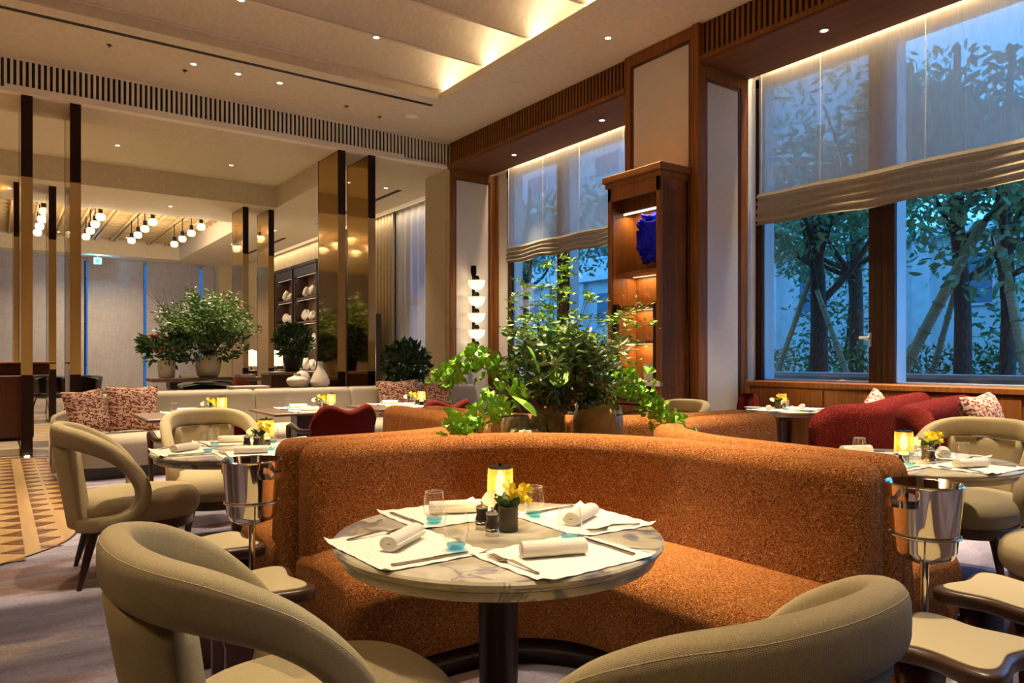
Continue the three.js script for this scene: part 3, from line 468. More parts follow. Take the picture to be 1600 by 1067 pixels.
// ================================================================ booths round the planter
const CX = 2.56, CZ = -3.07;
function booth(label, sx, sz, pE, qE) {
  const t = thing('curved_booth', label, 'booth', [CX + sx * 0.9, 0, CZ + sz * 0.9], 0, 'orange booths round the planter');
  const at = (p, q, y) => [sx * p - sx * 0.9, y, sz * q - sz * 0.9], R = 1.05, flip = sx * sz > 0;
  const sweep = (prof, e, pe, qe) => { // prof(inset) -> [[o, y], ...]
    const rings = [], ring = (f, inset) => rings.push(prof(inset).map(([o, y]) => f(o, y)));
    for (let k = 0; k <= 6; k++) { const a = k / 6 * Math.PI / 2, d = e * (1 - Math.cos(a)), i = e * (1 - Math.sin(a)); ring((o, y) => at(pe - d, o, y), i); }
    const l1 = pe - e - R; for (let k = 1; k <= 6; k++) ring((o, y) => at(pe - e - l1 * k / 6, o, y), 0);
    for (let k = 1; k <= 24; k++) { const a = k / 24 * Math.PI / 2; ring((o, y) => at(R - (R - o) * Math.sin(a), R - (R - o) * Math.cos(a), y), 0); }
    const l2 = qe - e - R; for (let k = 1; k <= 8; k++) ring((o, y) => at(o, R + l2 * k / 8, y), 0);
    for (let k = 6; k >= 0; k--) { const a = k / 6 * Math.PI / 2; const d = e * (1 - Math.cos(a)), i = e * (1 - Math.sin(a)); ring((o, y) => at(o, qe - d, y), i); }
    return skin(flip ? rings : rings.map((r) => r.slice().reverse()));
  };
  const back = (i) => { const out = [], y0 = 0.05, y1 = 0.885 - i, oo = 0.02 + i, r = 0.065 - i * 0.5, oi = (y) => 0.215 - i + 0.045 * (0.885 - y) / 0.5 - 0.012 * Math.sin((y - 0.4) * 6); for (let k = 0; k <= 4; k++) out.push([oo, y0 + (y1 - r - y0) * k / 4]); for (let k = 1; k <= 5; k++) { const a = k / 5 * Math.PI / 2; out.push([oo + r * (1 - Math.cos(a)), y1 - r + r * Math.sin(a)]); } const it = oi(y1 - r); for (let k = 0; k <= 5; k++) { const a = k / 5 * Math.PI / 2; out.push([it - r + r * Math.sin(a), y1 - r + r * Math.cos(a)]); } for (let k = 1; k <= 6; k++) { const y = y1 - r + (y0 - y1 + r) * k / 6; out.push([Math.min(oi(Math.max(y, 0.38)), 0.27), y]); } return out; };
  const seat = (i) => { const out = [], y0 = 0.12, y1 = 0.462 - i * 0.6, o0 = 0.10, o1 = 0.72 - i, r = 0.085; out.push([o0, y0], [o0, y1 - 0.02]); for (let k = 0; k <= 4; k++) { const s = k / 4; out.push([o0 + 0.08 + (o1 - r - o0 - 0.08) * s, y1 + 0.012 * Math.sin(Math.PI * s)]); } for (let k = 1; k <= 6; k++) { const a = k / 6 * Math.PI / 2; out.push([o1 - r + r * Math.sin(a), y1 - r + r * Math.cos(a)]); } for (let k = 1; k <= 4; k++) out.push([o1 - 0.06 * k / 4, y1 - r + (y0 - y1 + r) * k / 4]); return out; };
  const base = (i) => [[0.12, 0], [0.12, 0.13], [0.62 - i, 0.13], [0.62 - i, 0]];
  mesh('backrest', sweep(back, 0.07, pE, qE), M.orange, t);
  mesh('seat', sweep(seat, 0.10, pE + 0.02, qE - 0.02), M.orange, t);
  mesh('plinth', sweep(base, 0.01, pE - 0.1, qE - 0.15), M.darkwood, t);
  return t;
}
booth('orange boucle booth behind the nearest marble table', -1, 1, 1.53, 1.77);
booth('orange boucle booth on the left, opening to the table by the left ice bucket', -1, -1, 1.56, 1.95);
booth('orange boucle booth on the right, opening to the table by the right ice bucket', 1, 1, 1.62, 1.74);
booth('orange boucle booth at the far side of the planter', 1, -1, 1.7, 1.8);
{
  const t = thing('round_planter', 'dark wooden planter hidden between the orange booths', 'planter', [CX, 0, CZ]);
  mesh('body', lathe([[0, 0], [0.40, 0], [0.42, 0.02], [0.42, 0.70], [0.41, 0.715], [0, 0.715]], 36), M.mahogany, t);
}
// ================================================================ round marble tables
function marbleTable(label, x, z, r, turn) {
  const t = thing('marble_table', label, 'table', [x, 0, z], turn);
  const top = lathe([[0, 0.698], [r - 0.03, 0.698], [r - 0.018, 0.70], [r - 0.014, 0.705], [r - 0.008, 0.708], [r, 0.714], [r + 0.001, 0.722], [r - 0.004, 0.7285], [r - 0.012, 0.73], [0, 0.73]], 72);
  mesh('table_top', boxUV(toCreasedNormals(top, 0.6)), M.marble, t);
  const lip = lathe([[0, 0.672], [r - 0.035, 0.672], [r - 0.024, 0.676], [r - 0.02, 0.684], [r - 0.02, 0.698], [0, 0.698]], 72);
  mesh('under_edge', boxUV(toCreasedNormals(lip, 0.6)), M.marble, t);
  mesh('pedestal', lathe([[0, 0.10], [0.10, 0.10], [0.085, 0.14], [0.062, 0.17], [0.056, 0.25], [0.06, 0.60], [0.075, 0.64], [0.16, 0.672], [0, 0.672]], 28), M.darkwood, t);
  mesh('foot', lathe([[0, 0], [0.24, 0], [0.25, 0.02], [0.24, 0.035], [0.15, 0.05], [0.13, 0.07], [0.11, 0.10], [0, 0.10]], 36), M.darkwood, t);
  return t;
}
const T0 = [1.2, -1.76], T1 = [1.14, -4.27], T2 = [3.74, -1.82], T3 = [3.78, -4.36], TW = [6.46, -4.36];
marbleTable('large round marble table nearest the viewer', ...T0, 0.475, 2.5);
marbleTable('round marble table behind the left ice bucket', ...T1, 0.475, 2.0);
marbleTable('round marble table behind the right ice bucket', ...T2, 0.475, 3.1);
marbleTable('round marble table beyond the planter', ...T3, 0.475, 1.1);
marbleTable('small round marble table by the near window wainscot', ...TW, 0.38, 5.1);

// ================================================================ armchairs with a looping arm
function armchair(label, x, z, turn) {
  const t = thing('armchair', label, 'armchair', [x, 0, z], turn, 'cream loop armchairs');
  // one upholstered band: along the seat base, round the front, up into the arm and over the back
  const half = [[0, 0.825, -0.365], [0.17, 0.818, -0.335], [0.258, 0.787, -0.24], [0.288, 0.72, -0.115], [0.292, 0.615, -0.01], [0.288, 0.50, 0.038], [0.284, 0.405, 0.01], [0.278, 0.355, -0.07], [0.25, 0.335, -0.18], [0.17, 0.325, -0.265]];
  const pts = [...half.slice(1).reverse().map(([a, b, c]) => V(-a, b, c)), ...half.map(([a, b, c]) => V(a, b, c))];
  const c = new THREE.CatmullRomCurve3(pts, false, 'centripetal'), n = 110, rings = [], seam = []; let seamUp = 1;
  for (let i = 0; i <= n; i++) {
    const u = i / n, p = c.getPoint(u), T = c.getTangent(u), s = Math.abs(u - 0.5) * 2; // s: 0 at the back, 1 at the band's ends
    const out = V(p.x, 0, p.z + 0.02).normalize(); out.addScaledVector(T, -out.dot(T)).normalize(); const B = V().crossVectors(T, out).normalize();
    const w = 0.058 - 0.017 * sm(0.15, 0.42, s) - 0.002 * sm(0.75, 1, s), th = 0.036 - 0.004 * sm(0.6, 1, s), ring = [];
    for (let k = 0; k < 22; k++) { const a = k / 22 * Math.PI * 2, q = (x, e) => Math.sign(x) * Math.pow(Math.abs(x), e), d = p.clone().addScaledVector(out, q(Math.cos(a), 0.72) * th).addScaledVector(B, q(Math.sin(a), 0.6) * w); ring.push([d.x, d.y, d.z]); }
    rings.push(ring); const up = B.y < 0 ? -1 : 1, e = p.clone().addScaledVector(out, th * 0.80).addScaledVector(B, (Math.abs(B.y) > 0.2 ? up : seamUp) * w * 0.72); seamUp = Math.abs(B.y) > 0.2 ? up : seamUp; if (i > 24 && i < 86) seam.push([e.x, e.y, e.z, 0.0024]);
  }
  const bandMesh = mesh('arm_band', skin(rings), M.cream, t); mesh('piping', tube(seam, 6, 1), M.cream, bandMesh);
  // seam along the top of the band
  // curved back panel under the band
  const pr = []; for (let j = 0; j <= 8; j++) {
    const y = 0.30 + 0.46 * j / 8, lean = 0.285 + 0.075 * j / 8, R0 = 0.29, half = 0.66 + 0.06 * j / 8, ring = [], m = 16, th = 0.034;
    for (let k = 0; k <= m; k++) { const a = -half + 2 * half * k / m; ring.push([Math.sin(a) * (R0 + th), y, -Math.cos(a) * (R0 + th) + R0 - lean]); }
    for (let k = m; k >= 0; k--) { const a = -half * 1.0 + 2 * half * k / m; ring.push([Math.sin(a) * (R0 - th), y, -Math.cos(a) * (R0 - th) + R0 - lean]); }
    pr.push(ring.reverse());
  }
  mesh('back_panel', skin(pr), M.cream, t);
  const so = (u) => { const a = u * Math.PI * 2, cx = Math.cos(a), cz = Math.sin(a), q = (v, e) => Math.sign(v) * Math.pow(Math.abs(v), e); return [q(cx, 0.8) * (0.288 + 0.02 * cz), q(cz, 0.85) * (cz > 0 ? 0.37 : 0.27)]; };
  mesh('seat', puck(so, 0.315, 0.478, { e: 0.07, crown: 0.02, n: 48 }), M.cream, t);
  mesh('seat_base', puck((u) => so(u).map((v) => v * 0.9), 0.265, 0.325, { e: 0.012, n: 40 }), M.brownwood, t);
  for (const [sx, sz] of [[-1, -1], [1, -1], [-1, 1], [1, 1]]) mesh('leg', tube([[sx * 0.21, 0.28, sz * 0.20, 0.027], [sx * 0.245, 0.14, sz * 0.235, 0.02], [sx * 0.28, 0, sz * 0.27, 0.013]], 10), M.darkwood, t);
  return t;
}
armchair('cream loop armchair in the lower left corner, at the nearest table', 0.565, -1.65, Math.PI / 2 + 0.03);
armchair('cream loop armchair seen from behind in the lower right, at the nearest table', 1.02, -0.95, Math.PI);
armchair('cream loop armchair at the left, beside the timber floor', 0.64, -4.76, Math.PI / 2 - 0.05);
armchair('cream loop armchair behind the marble table of the left ice bucket', 1.22, -5.2, 0.05);
armchair('cream loop armchair at the right edge, beyond the right ice bucket table', 4.55, -1.90, -Math.PI / 2 + 0.05);
armchair('cream loop armchair at the right edge, on the near side of its table', 3.72, -1.02, Math.PI);
armchair('cream armchair peeking over the far orange booth beside the cabinet', 4.62, -4.3, -Math.PI / 2);
// ================================================================ saddle stools
function stool(label, x, z, turn) {
  const t = thing('saddle_stool', label, 'stool', [x, 0, z], turn, 'saddle stools at the ends of the booths');
  const o = (u) => { const a = u * Math.PI * 2, c = Math.cos(a), d = Math.sin(a), r = 0.178 * Math.pow(Math.pow(Math.abs(c), 7) + Math.pow(Math.abs(d), 7), -1 / 7) * (1 - 0.15 * Math.pow(Math.cos(2 * a), 2)); return [c * r * 1.04, d * r]; };
  mesh('rim', puck(o, 0.428, 0.474, { e: 0.016, n: 80 }), M.rim, t);
  mesh('leather_top', puck((u) => o(u).map((v) => v * 0.87), 0.466, 0.479, { e: 0.004, n: 80, crown: 0.003 }), M.creamleather, t);
  mesh('leg', skin([0, 0.15, 0.3, 0.43].map((y, i) => { const w = 0.13 - 0.035 * Math.sin(Math.PI * i / 3); return [[-w, y, -0.10], [w, y, -0.10], [w, y, -0.065], [-w, y, -0.065]].reverse(); })), M.mahogany, t);
  mesh('leg', skin([0, 0.15, 0.3, 0.43].map((y, i) => { const w = 0.13 - 0.035 * Math.sin(Math.PI * i / 3); return [[-w, y, 0.065], [w, y, 0.065], [w, y, 0.10], [-w, y, 0.10]].reverse(); })), M.mahogany, t);
  mesh('stretcher', rb(-0.02, 0.02, 0.12, 0.17, -0.07, 0.07, 0.006), M.mahogany, t);
}
stool('cream saddle stool at the left end of the nearest booth', 0.70, -2.53, 0.02);
stool('cream saddle stool below the left ice bucket, farther back', 0.72, -3.17, 0.1);
stool('cream saddle stool in the lower right at the end of the nearest booth', 2.13, -0.92, 0);
stool('cream saddle stool at the right edge behind the right ice bucket', 2.72, -1.0, -0.05);
// ================================================================ champagne coolers
function cooler(label, x, z, top, turn = 0) {
  const t = thing('ice_bucket', label, 'ice bucket', [x, 0, z], turn, 'ice buckets on stands');
  const h = top - 0.232, k = (y) => h + y;
  mesh('bucket', toCreasedNormals(lathe([[0, k(0.004)], [0.066, k(0.004)], [0.08, k(0.012)], [0.088, k(0.03)], [0.107, k(0.225)], [0.111, k(0.232)], [0.108, k(0.236)], [0.103, k(0.228)], [0.084, k(0.034)], [0.07, k(0.02)], [0, k(0.02)]], 48), 0.7), M.chrome, t);
  for (const s of [-1, 1]) mesh('handle', toCreasedNormals(lathe([[0.045, -0.011], [0.049, -0.011], [0.049, 0.011], [0.045, 0.011], [0.045, -0.011]], 32), 0.6).scale(0.7, 1, 1).translate(s * 0.116, k(0.185), 0), M.chrome, t);
  mesh('support_ring', new THREE.TorusGeometry(0.099, 0.0032, 8, 48).rotateX(Math.PI / 2).translate(0, k(0.075), 0), M.chrome, t);
  for (let i = 0; i < 3; i++) { const a = i * 2.094 + 0.5, c = Math.cos(a), s = Math.sin(a); mesh('bracket', tube([[c * 0.1, k(0.076), s * 0.1, 0.003], [c * 0.098, k(0.03), s * 0.098, 0.003], [c * 0.06, k(-0.01), s * 0.06, 0.003], [c * 0.012, k(-0.015), s * 0.012, 0.003]], 6), M.chrome, t); }
  mesh('pole', cyl(0.0125, 0.0125, 0.03, h + 0.005, 16), M.chrome, t);
  mesh('foot', lathe([[0, 0], [0.11, 0], [0.112, 0.008], [0.095, 0.018], [0.03, 0.03], [0, 0.03]], 36), M.chrome, t);
}
cooler('chrome ice bucket on a stand at the left end of the booth', 0.79, -2.82, 0.855, -1.23);
cooler('chrome ice bucket on a stand at the right end of the booth', 2.33, -1.09, 0.855, -0.1);

// ================================================================ sofa along the columns
{
  const t = thing('long_sofa', 'long beige banquette sofa in front of the columns', 'sofa', [3.2, 0, -8.85]);
  const X0 = -2.75, X1 = 2.6, seg = (a, b, i) => { // back modules with a seam between them
    const rings = [], e = 0.05, first = a === X0; const st = []; for (let k = 0; k <= 5; k++) { const q = k / 5 * Math.PI / 2; st.push([a + e * (1 - Math.cos(q)), e * (1 - Math.sin(q))]); } for (let k = 1; k < 12; k++) st.push([a + e + (b - a - 2 * e) * k / 12, 0]); for (let k = 5; k >= 0; k--) { const q = k / 5 * Math.PI / 2; st.push([b - e * (1 - Math.cos(q)), e * (1 - Math.sin(q))]); }
    for (const [x, ins] of st) { const d = first ? sm(0.75, 0, x - a) : 0, y1 = 0.86 - ins - 0.20 * d * d, f = 0.35 * d * d, ring = []; const r = 0.06, z0 = -0.42 + ins + f, z1 = -0.22 - ins * 0.6 + f, zb = -0.14 + f; ring.push([x, 0.08, z0], [x, y1 - r, z0]); for (let k = 1; k <= 4; k++) { const q = k / 4 * Math.PI / 2; ring.push([x, y1 - r + r * Math.sin(q), z0 + r * (1 - Math.cos(q))]); } for (let k = 0; k <= 4; k++) { const q = k / 4 * Math.PI / 2; ring.push([x, y1 - r + r * Math.cos(q), z1 - r + r * Math.sin(q)]); } ring.push([x, 0.6, (z1 + zb) / 2], [x, 0.3, zb], [x, 0.08, zb]); rings.push(ring); }
    return skin(rings.map((r) => r.slice().reverse()));
  };
  mesh('back_cushion', seg(X0, -0.62), M.beige, t); mesh('back_cushion', seg(-0.615, 0.62), M.beige, t); mesh('back_cushion', seg(0.625, X1), M.beige, t);
  const rings = []; for (let i = 0; i <= 40; i++) { const x = X0 + (X1 - X0) * i / 40, e = sm(0.5, 0, x - X0), zf = 0.52 - 0.30 * e * e, ring = [[x, 0.13, -0.3], [x, 0.44, -0.3], [x, 0.455, 0]]; for (let k = 0; k <= 6; k++) { const q = k / 6 * Math.PI / 2; ring.push([x, 0.455 - 0.1 + 0.1 * Math.cos(q), zf - 0.1 + 0.1 * Math.sin(q)]); } ring.push([x, 0.13, zf - 0.06]); rings.push(ring.slice().reverse()); }
  mesh('seat_cushion', skin(rings), M.beige, t);
  mesh('plinth', bx(X0 + 0.15, X1, 0, 0.13, -0.35, 0.36), M.darkwood, t);
  const l = thing('divider_ledge', 'low ledge along the back of the long sofa', 'ledge', [3.2, 0, -9.6]); mesh('body', bx(-1.9, 2.6, 0, 0.82, -0.17, 0.30), M.mahogany, l); mesh('top', rb(-1.92, 2.62, 0.82, 0.848, -0.19, 0.31, 0.006), M.brownwood, l);
}
function cushion(name, label, x, y, z, w, h, th, rx, ry, rz) {
  const n = 14, pos = [[], []], idx = [], P = [], U = []; const f = (u, v, s) => { const a = 1 - Math.pow(Math.abs(u), 3.2), b = 1 - Math.pow(Math.abs(v), 3.2), c = 1 - 0.10 * (1 - u * u * 0 - Math.abs(u * v)) * (Math.abs(u) > Math.abs(v) ? Math.abs(u) ** 4 * (1 - v * v) : Math.abs(v) ** 4 * (1 - u * u)); return [u * w / 2 * c, v * h / 2 * c, s * th / 2 * Math.pow(Math.max(0, a * b), 0.55)]; };
  for (const s of [1, -1]) for (let i = 0; i <= n; i++) for (let j = 0; j <= n; j++) { const u = i / n * 2 - 1, v = j / n * 2 - 1; P.push(...f(u, v, s)); U.push(u * w / 2, v * h / 2 + (s < 0 ? 0.17 : 0)); if (i < n && j < n) { const a = (s > 0 ? 0 : (n + 1) ** 2) + i * (n + 1) + j, b = a + n + 1; s > 0 ? idx.push(a, b, a + 1, b, b + 1, a + 1) : idx.push(a, a + 1, b, b, a + 1, b + 1); } }
  const g = new THREE.BufferGeometry(); g.setAttribute('position', new THREE.Float32BufferAttribute(P, 3)); g.setAttribute('uv', new THREE.Float32BufferAttribute(U, 2)); g.setIndex(idx); g.computeVertexNormals();
  const o = mesh(name, g, M.cushion); o.position.set(x, y, z); o.rotation.set(rx, ry, rz, 'YXZ'); return tag(o, label, 'cushion', 'red and oatmeal cushions');
}
cushion('cushion', 'red and oatmeal cushion at the left end of the long sofa', 0.76, 0.69, -8.62, 0.48, 0.47, 0.15, -0.3, 0.6, 0.05);
cushion('cushion', 'red and oatmeal cushion second from the left end of the long sofa', 1.20, 0.70, -8.76, 0.52, 0.50, 0.17, -0.28, 0.15, -0.04);
cushion('cushion', 'red and oatmeal cushion on the long sofa beside its rightmost table lamp', 4.45, 0.72, -8.92, 0.62, 0.46, 0.17, -0.25, -0.1, 0.03);
cushion('cushion', 'red and oatmeal cushion half hidden behind the rightmost sofa lamp', 5.02, 0.70, -8.88, 0.46, 0.42, 0.17, -0.25, -0.3, 0);
// brown square tables before the sofa
function squareTable(label, x, z) { const t = thing('square_table', label, 'table', [x, 0, z], 0, 'brown square tables along the sofa'); mesh('table_top', rb(-0.42, 0.42, 0.70, 0.73, -0.42, 0.42, 0.014, 3), M.brownwood, t); mesh('pedestal', rb(-0.1, 0.1, 0.03, 0.70, -0.1, 0.1, 0.01), M.darkwood, t); mesh('foot', rb(-0.28, 0.28, 0, 0.03, -0.28, 0.28, 0.01), M.darkwood, t); }
const TS = [[1.44, -7.12], [2.50, -7.12], [3.55, -7.15]];
squareTable('brown square table before the two left sofa cushions', ...TS[0]); squareTable('brown square table before the middle of the long sofa', ...TS[1]); squareTable('brown square table before the right part of the long sofa', ...TS[2]);
// velvet chairs with dipped backs and dark bent arms
function velvetChair(label, x, z, turn) {
  const t = thing('velvet_chair', label, 'chair', [x, 0, z], turn, 'dark red velvet chairs');
  const rings = [], n = 24, W = 0.285; // a dipped back, curved in plan
  for (let i = 0; i <= n; i++) { const u = i / n * 2 - 1, x = u * W, au = Math.abs(u), top = 0.805 + 0.025 * (1 - Math.cos(Math.PI * Math.min(au, 0.6) / 0.6)) - 0.12 * Math.pow(Math.max(0, au - 0.6) / 0.4, 2.2), z = -0.27 + 0.10 * u * u, ed = Math.pow(Math.max(0, 1 - Math.pow(Math.abs(u), 8)), 0.5), th = 0.015 + 0.035 * ed, ring = []; for (const y of [0.42, 0.55, 0.68]) ring.push([x, y, z - th]); for (let k = 0; k <= 6; k++) { const a = k / 6 * Math.PI; ring.push([x, top - th + th * Math.sin(a), z - th * Math.cos(a) - 0.05]); } for (const y of [0.68, 0.55, 0.42]) ring.push([x, y, z + th]); rings.push(ring.reverse()); }
  mesh('backrest', skin(rings), M.velvet, t);
  mesh('seat', puck((u) => { const a = u * 6.283, q = (v) => Math.sign(v) * Math.pow(Math.abs(v), 0.6); return [q(Math.cos(a)) * 0.28, q(Math.sin(a)) * 0.27]; }, 0.36, 0.47, { e: 0.04, crown: 0.015 }), M.velvet, t);
  for (const s of [-1, 1]) { mesh('arm', tube([[s * 0.27, 0.64, -0.2, 0.016], [s * 0.33, 0.63, -0.05, 0.022], [s * 0.34, 0.67, 0.12, 0.026], [s * 0.33, 0.65, 0.22, 0.026], [s * 0.32, 0.5, 0.25, 0.02], [s * 0.31, 0, 0.27, 0.014]], 9), M.darkwood, t); mesh('leg', tube([[s * 0.24, 0.4, -0.22, 0.02], [s * 0.26, 0, -0.29, 0.013]], 8), M.mahogany, t); }
}
velvetChair('dark red velvet chair behind the cream chair of the left table', 1.30, -6.0, Math.PI);
velvetChair('dark red velvet chair left of the curved end of the orange booth', 2.40, -6.05, Math.PI);
velvetChair('dark red velvet chair behind the ginkgo branch', 3.48, -6.2, Math.PI);
// ================================================================ red banquettes by the window
function redBench(label, x0, x1, z, s, hEnd, hWall) { // back along x; s: side on which one sits
  const t = thing('red_banquette', label, 'banquette', [x0, 0, z]), L = x1 - x0, rings = [];
  for (let i = 0; i <= 26; i++) { const u = i / 26, x = L * (1 - Math.cos(u * Math.PI / 2)), d = sm(0.55, 0, x), k = Math.pow(Math.min(1, x / 0.16 + 0.02), 0.5), top = (hEnd + (hWall - hEnd) * sm(0, L, x)) - 0.22 * (1 - k), th = 0.10 * k + 0.015, zc = -s * 0.0 + s * 0.30 * d * d, ring = []; ring.push([x, 0.1, zc - s * th], [x, 0.45, zc - s * th]); for (let q = 0; q <= 8; q++) { const a = q / 8 * Math.PI; ring.push([x, top - th + th * Math.sin(a), zc - s * th * Math.cos(a)]); } ring.push([x, 0.45, zc + s * th], [x, 0.1, zc + s * th]); rings.push(s < 0 ? ring : ring.reverse()); }
  mesh('backrest', skin(rings), M.red, t);
  const sr = []; for (let i = 0; i <= 20; i++) { const x = L * i / 20, e = sm(0.3, 0, x), w = 0.58 - 0.25 * e * e, ring = [[x, 0.12, 0], [x, 0.44, 0]]; for (let q = 0; q <= 6; q++) { const a = q / 6 * Math.PI / 2; ring.push([x, 0.46 - 0.09 + 0.09 * Math.cos(a), s * (w - 0.09 + 0.09 * Math.sin(a))]); } ring.push([x, 0.12, s * (w - 0.05)]); sr.push(s < 0 ? ring : ring.slice().reverse()); }
  mesh('seat', skin(sr), M.red, t);
  mesh('plinth', bx(0.12, L, 0, 0.12, Math.min(0, s * 0.45), Math.max(0, s * 0.45)), M.darkwood, t);
}
redBench('red banquette facing the small window table', 5.72, 6.98, -3.30, -1, 0.84, 0.93);
redBench('red banquette facing the right edge, with a cushion', 5.62, 6.98, -2.93, 1, 0.86, 0.92);
cushion('cushion', 'red and oatmeal cushion on the red banquette at the right', 6.30, 0.745, -2.50, 0.66, 0.44, 0.18, -0.25, 0.05, 0.04);
cushion('cushion', 'cushion corner peeking over the back of the left red banquette', 6.72, 0.73, -3.55, 0.44, 0.40, 0.16, -0.35, 0.2, 0.3);
{
  const t = thing('red_armchair', 'small red boucle armchair beside the wooden pier', 'armchair', [6.38, 0, -5.03], Math.PI + 0.9), r = []; t.scale.set(0.88, 1, 0.88);
  for (let j = 0; j <= 10; j++) { const y = 0.3 + 0.56 * j / 10, k = Math.pow(Math.max(0.02, 1 - Math.pow(j / 10, 6)), 0.5), half = 0.9 * (0.75 + 0.25 * k), ring = [], R0 = 0.32 + 0.03 * j / 10; for (let i = 0; i <= 14; i++) { const a = -half + 2 * half * i / 14; ring.push([Math.sin(a) * (R0 + 0.05 * k), y, -Math.cos(a) * (R0 + 0.05 * k)]); } for (let i = 14; i >= 0; i--) { const a = -half + 2 * half * i / 14; ring.push([Math.sin(a) * (R0 - 0.05 * k), y, -Math.cos(a) * (R0 - 0.05 * k)]); } r.push(ring.reverse()); }
  mesh('backrest', skin(r), M.red, t); mesh('seat', puck((u) => [Math.cos(u * 6.283) * 0.3, Math.sin(u * 6.283) * 0.3], 0.3, 0.46, { e: 0.06, crown: 0.02 }), M.red, t);
  for (const [a, b] of [[-1, -1], [1, -1], [-1, 1], [1, 1]]) mesh('leg', tube([[a * 0.17, 0.32, b * 0.17, 0.02], [a * 0.21, 0, b * 0.21, 0.012]], 8), M.darkwood, t);
}
// ================================================================ tableware (each built once, then copied)
const ware = {};
{ // stemless tumbler with a blue-tinted base
  const g = new THREE.Group(); const gl = new THREE.Mesh(lathe([[0.0, 0.012], [0.014, 0.0125], [0.024, 0.02], [0.0325, 0.034], [0.0345, 0.048], [0.0325, 0.07], [0.0285, 0.097], [0.0279, 0.0975], [0.0272, 0.097], [0.0313, 0.07], [0.0333, 0.048], [0.0313, 0.0345], [0.023, 0.021], [0.0, 0.0135]], 36), M.glass); gl.name = 'bowl'; const ri = new THREE.Mesh(new THREE.TorusGeometry(0.0279, 0.0007, 6, 40).rotateX(Math.PI / 2).translate(0, 0.0972, 0), M.rimhighlight); ri.name = 'rim'; g.add(ri);  // the white ring is a painted highlight along the rim
  const b = new THREE.Mesh(lathe([[0, 0.001], [0.015, 0.001], [0.019, 0.003], [0.024, 0.010], [0.0255, 0.0155], [0.018, 0.0125], [0, 0.0105]], 32), M.blueglass); b.name = 'tinted_base'; g.add(gl, b); ware.glass = g;
}
{ // napkin rolled up: a spiral drawn out
  const s = new THREE.Shape(), o = [], n = 70, th = 0.0035; const r = (t) => 0.0045 + 0.0042 * t, A = (k) => k / n * Math.PI * 2 * 4; const out = [], inn = []; for (let k = 0; k <= n; k++) { const a = A(k), q = r(a / 6.283); out.push([Math.cos(a) * q * 1.12, Math.sin(a) * q * 0.92]); inn.push([Math.cos(a) * (q - th) * 1.12, Math.sin(a) * (q - th) * 0.92]); }
  [...out, ...inn.reverse()].forEach(([x, y], i) => (i ? s.lineTo(x, y) : s.moveTo(x, y)));
  const e = boxUV(toCreasedNormals(new THREE.ExtrudeGeometry(s, { depth: 0.168, bevelEnabled: true, bevelSize: 0.0008, bevelThickness: 0.002, bevelSegments: 1 }).translate(0, 0, -0.084), 0.7)); const p = e.attributes.position; for (let i = 0; i < p.count; i++) { const z = p.getZ(i); p.setY(i, p.getY(i) * 1.12 * (1 + 0.06 * Math.sin(z * 40)) + 0.0215); p.setX(i, p.getX(i) * 1.25 + 0.0025 * Math.sin(z * 23)); } e.rotateX(0); ware.napkin = new THREE.Mesh(e, M.linen);
}
{ // fork: handle, neck and four tines in one bent piece
  const s = new THREE.Shape(); s.moveTo(-0.0045, 0); s.lineTo(-0.0035, 0.02); s.lineTo(-0.002, 0.10); s.lineTo(-0.0022, 0.118); s.quadraticCurveTo(-0.011, 0.13, -0.0115, 0.142); s.lineTo(-0.011, 0.192); for (let k = 0; k < 4; k++) { const x = -0.011 + k * 0.0063; s.lineTo(x + 0.0012, 0.194); s.lineTo(x + 0.0026, 0.192); s.lineTo(x + 0.003, 0.15); if (k < 3) { s.lineTo(x + 0.006, 0.15); s.lineTo(x + 0.0063, 0.192); } } s.lineTo(0.0115, 0.142); s.quadraticCurveTo(0.011, 0.13, 0.0022, 0.118); s.lineTo(0.002, 0.10); s.lineTo(0.0035, 0.02); s.lineTo(0.0045, 0); s.quadraticCurveTo(0, -0.006, -0.0045, 0);
  const g = new THREE.ExtrudeGeometry(s, { depth: 0.0016, bevelEnabled: true, bevelSize: 0.0004, bevelThickness: 0.0005, bevelSegments: 1 }).rotateX(-Math.PI / 2); const p = g.attributes.position; for (let i = 0; i < p.count; i++) { const t = clamp(-p.getZ(i) / 0.194); p.setY(i, p.getY(i) + 0.0006 + 0.011 * Math.pow(Math.sin(clamp((t - 0.05) / 0.75) * Math.PI), 2) + 0.004 * sm(0.85, 1, t)); } g.computeVertexNormals(); ware.fork = new THREE.Mesh(g.translate(0, 0, 0.097), M.steel);
  const k = new THREE.Shape(); k.moveTo(-0.0055, 0); k.lineTo(-0.0052, 0.10); k.lineTo(-0.004, 0.112); k.lineTo(-0.0085, 0.122); k.quadraticCurveTo(-0.0105, 0.17, -0.004, 0.212); k.quadraticCurveTo(0, 0.218, 0.003, 0.205); k.lineTo(0.004, 0.112); k.lineTo(0.0052, 0.10); k.lineTo(0.0055, 0); k.quadraticCurveTo(0, -0.005, -0.0055, 0);
  ware.knife = new THREE.Mesh(new THREE.ExtrudeGeometry(k, { depth: 0.0022, bevelEnabled: true, bevelSize: 0.0006, bevelThickness: 0.0007, bevelSegments: 2 }).rotateX(-Math.PI / 2).translate(0, 0.0007, 0.106), M.steel);
}
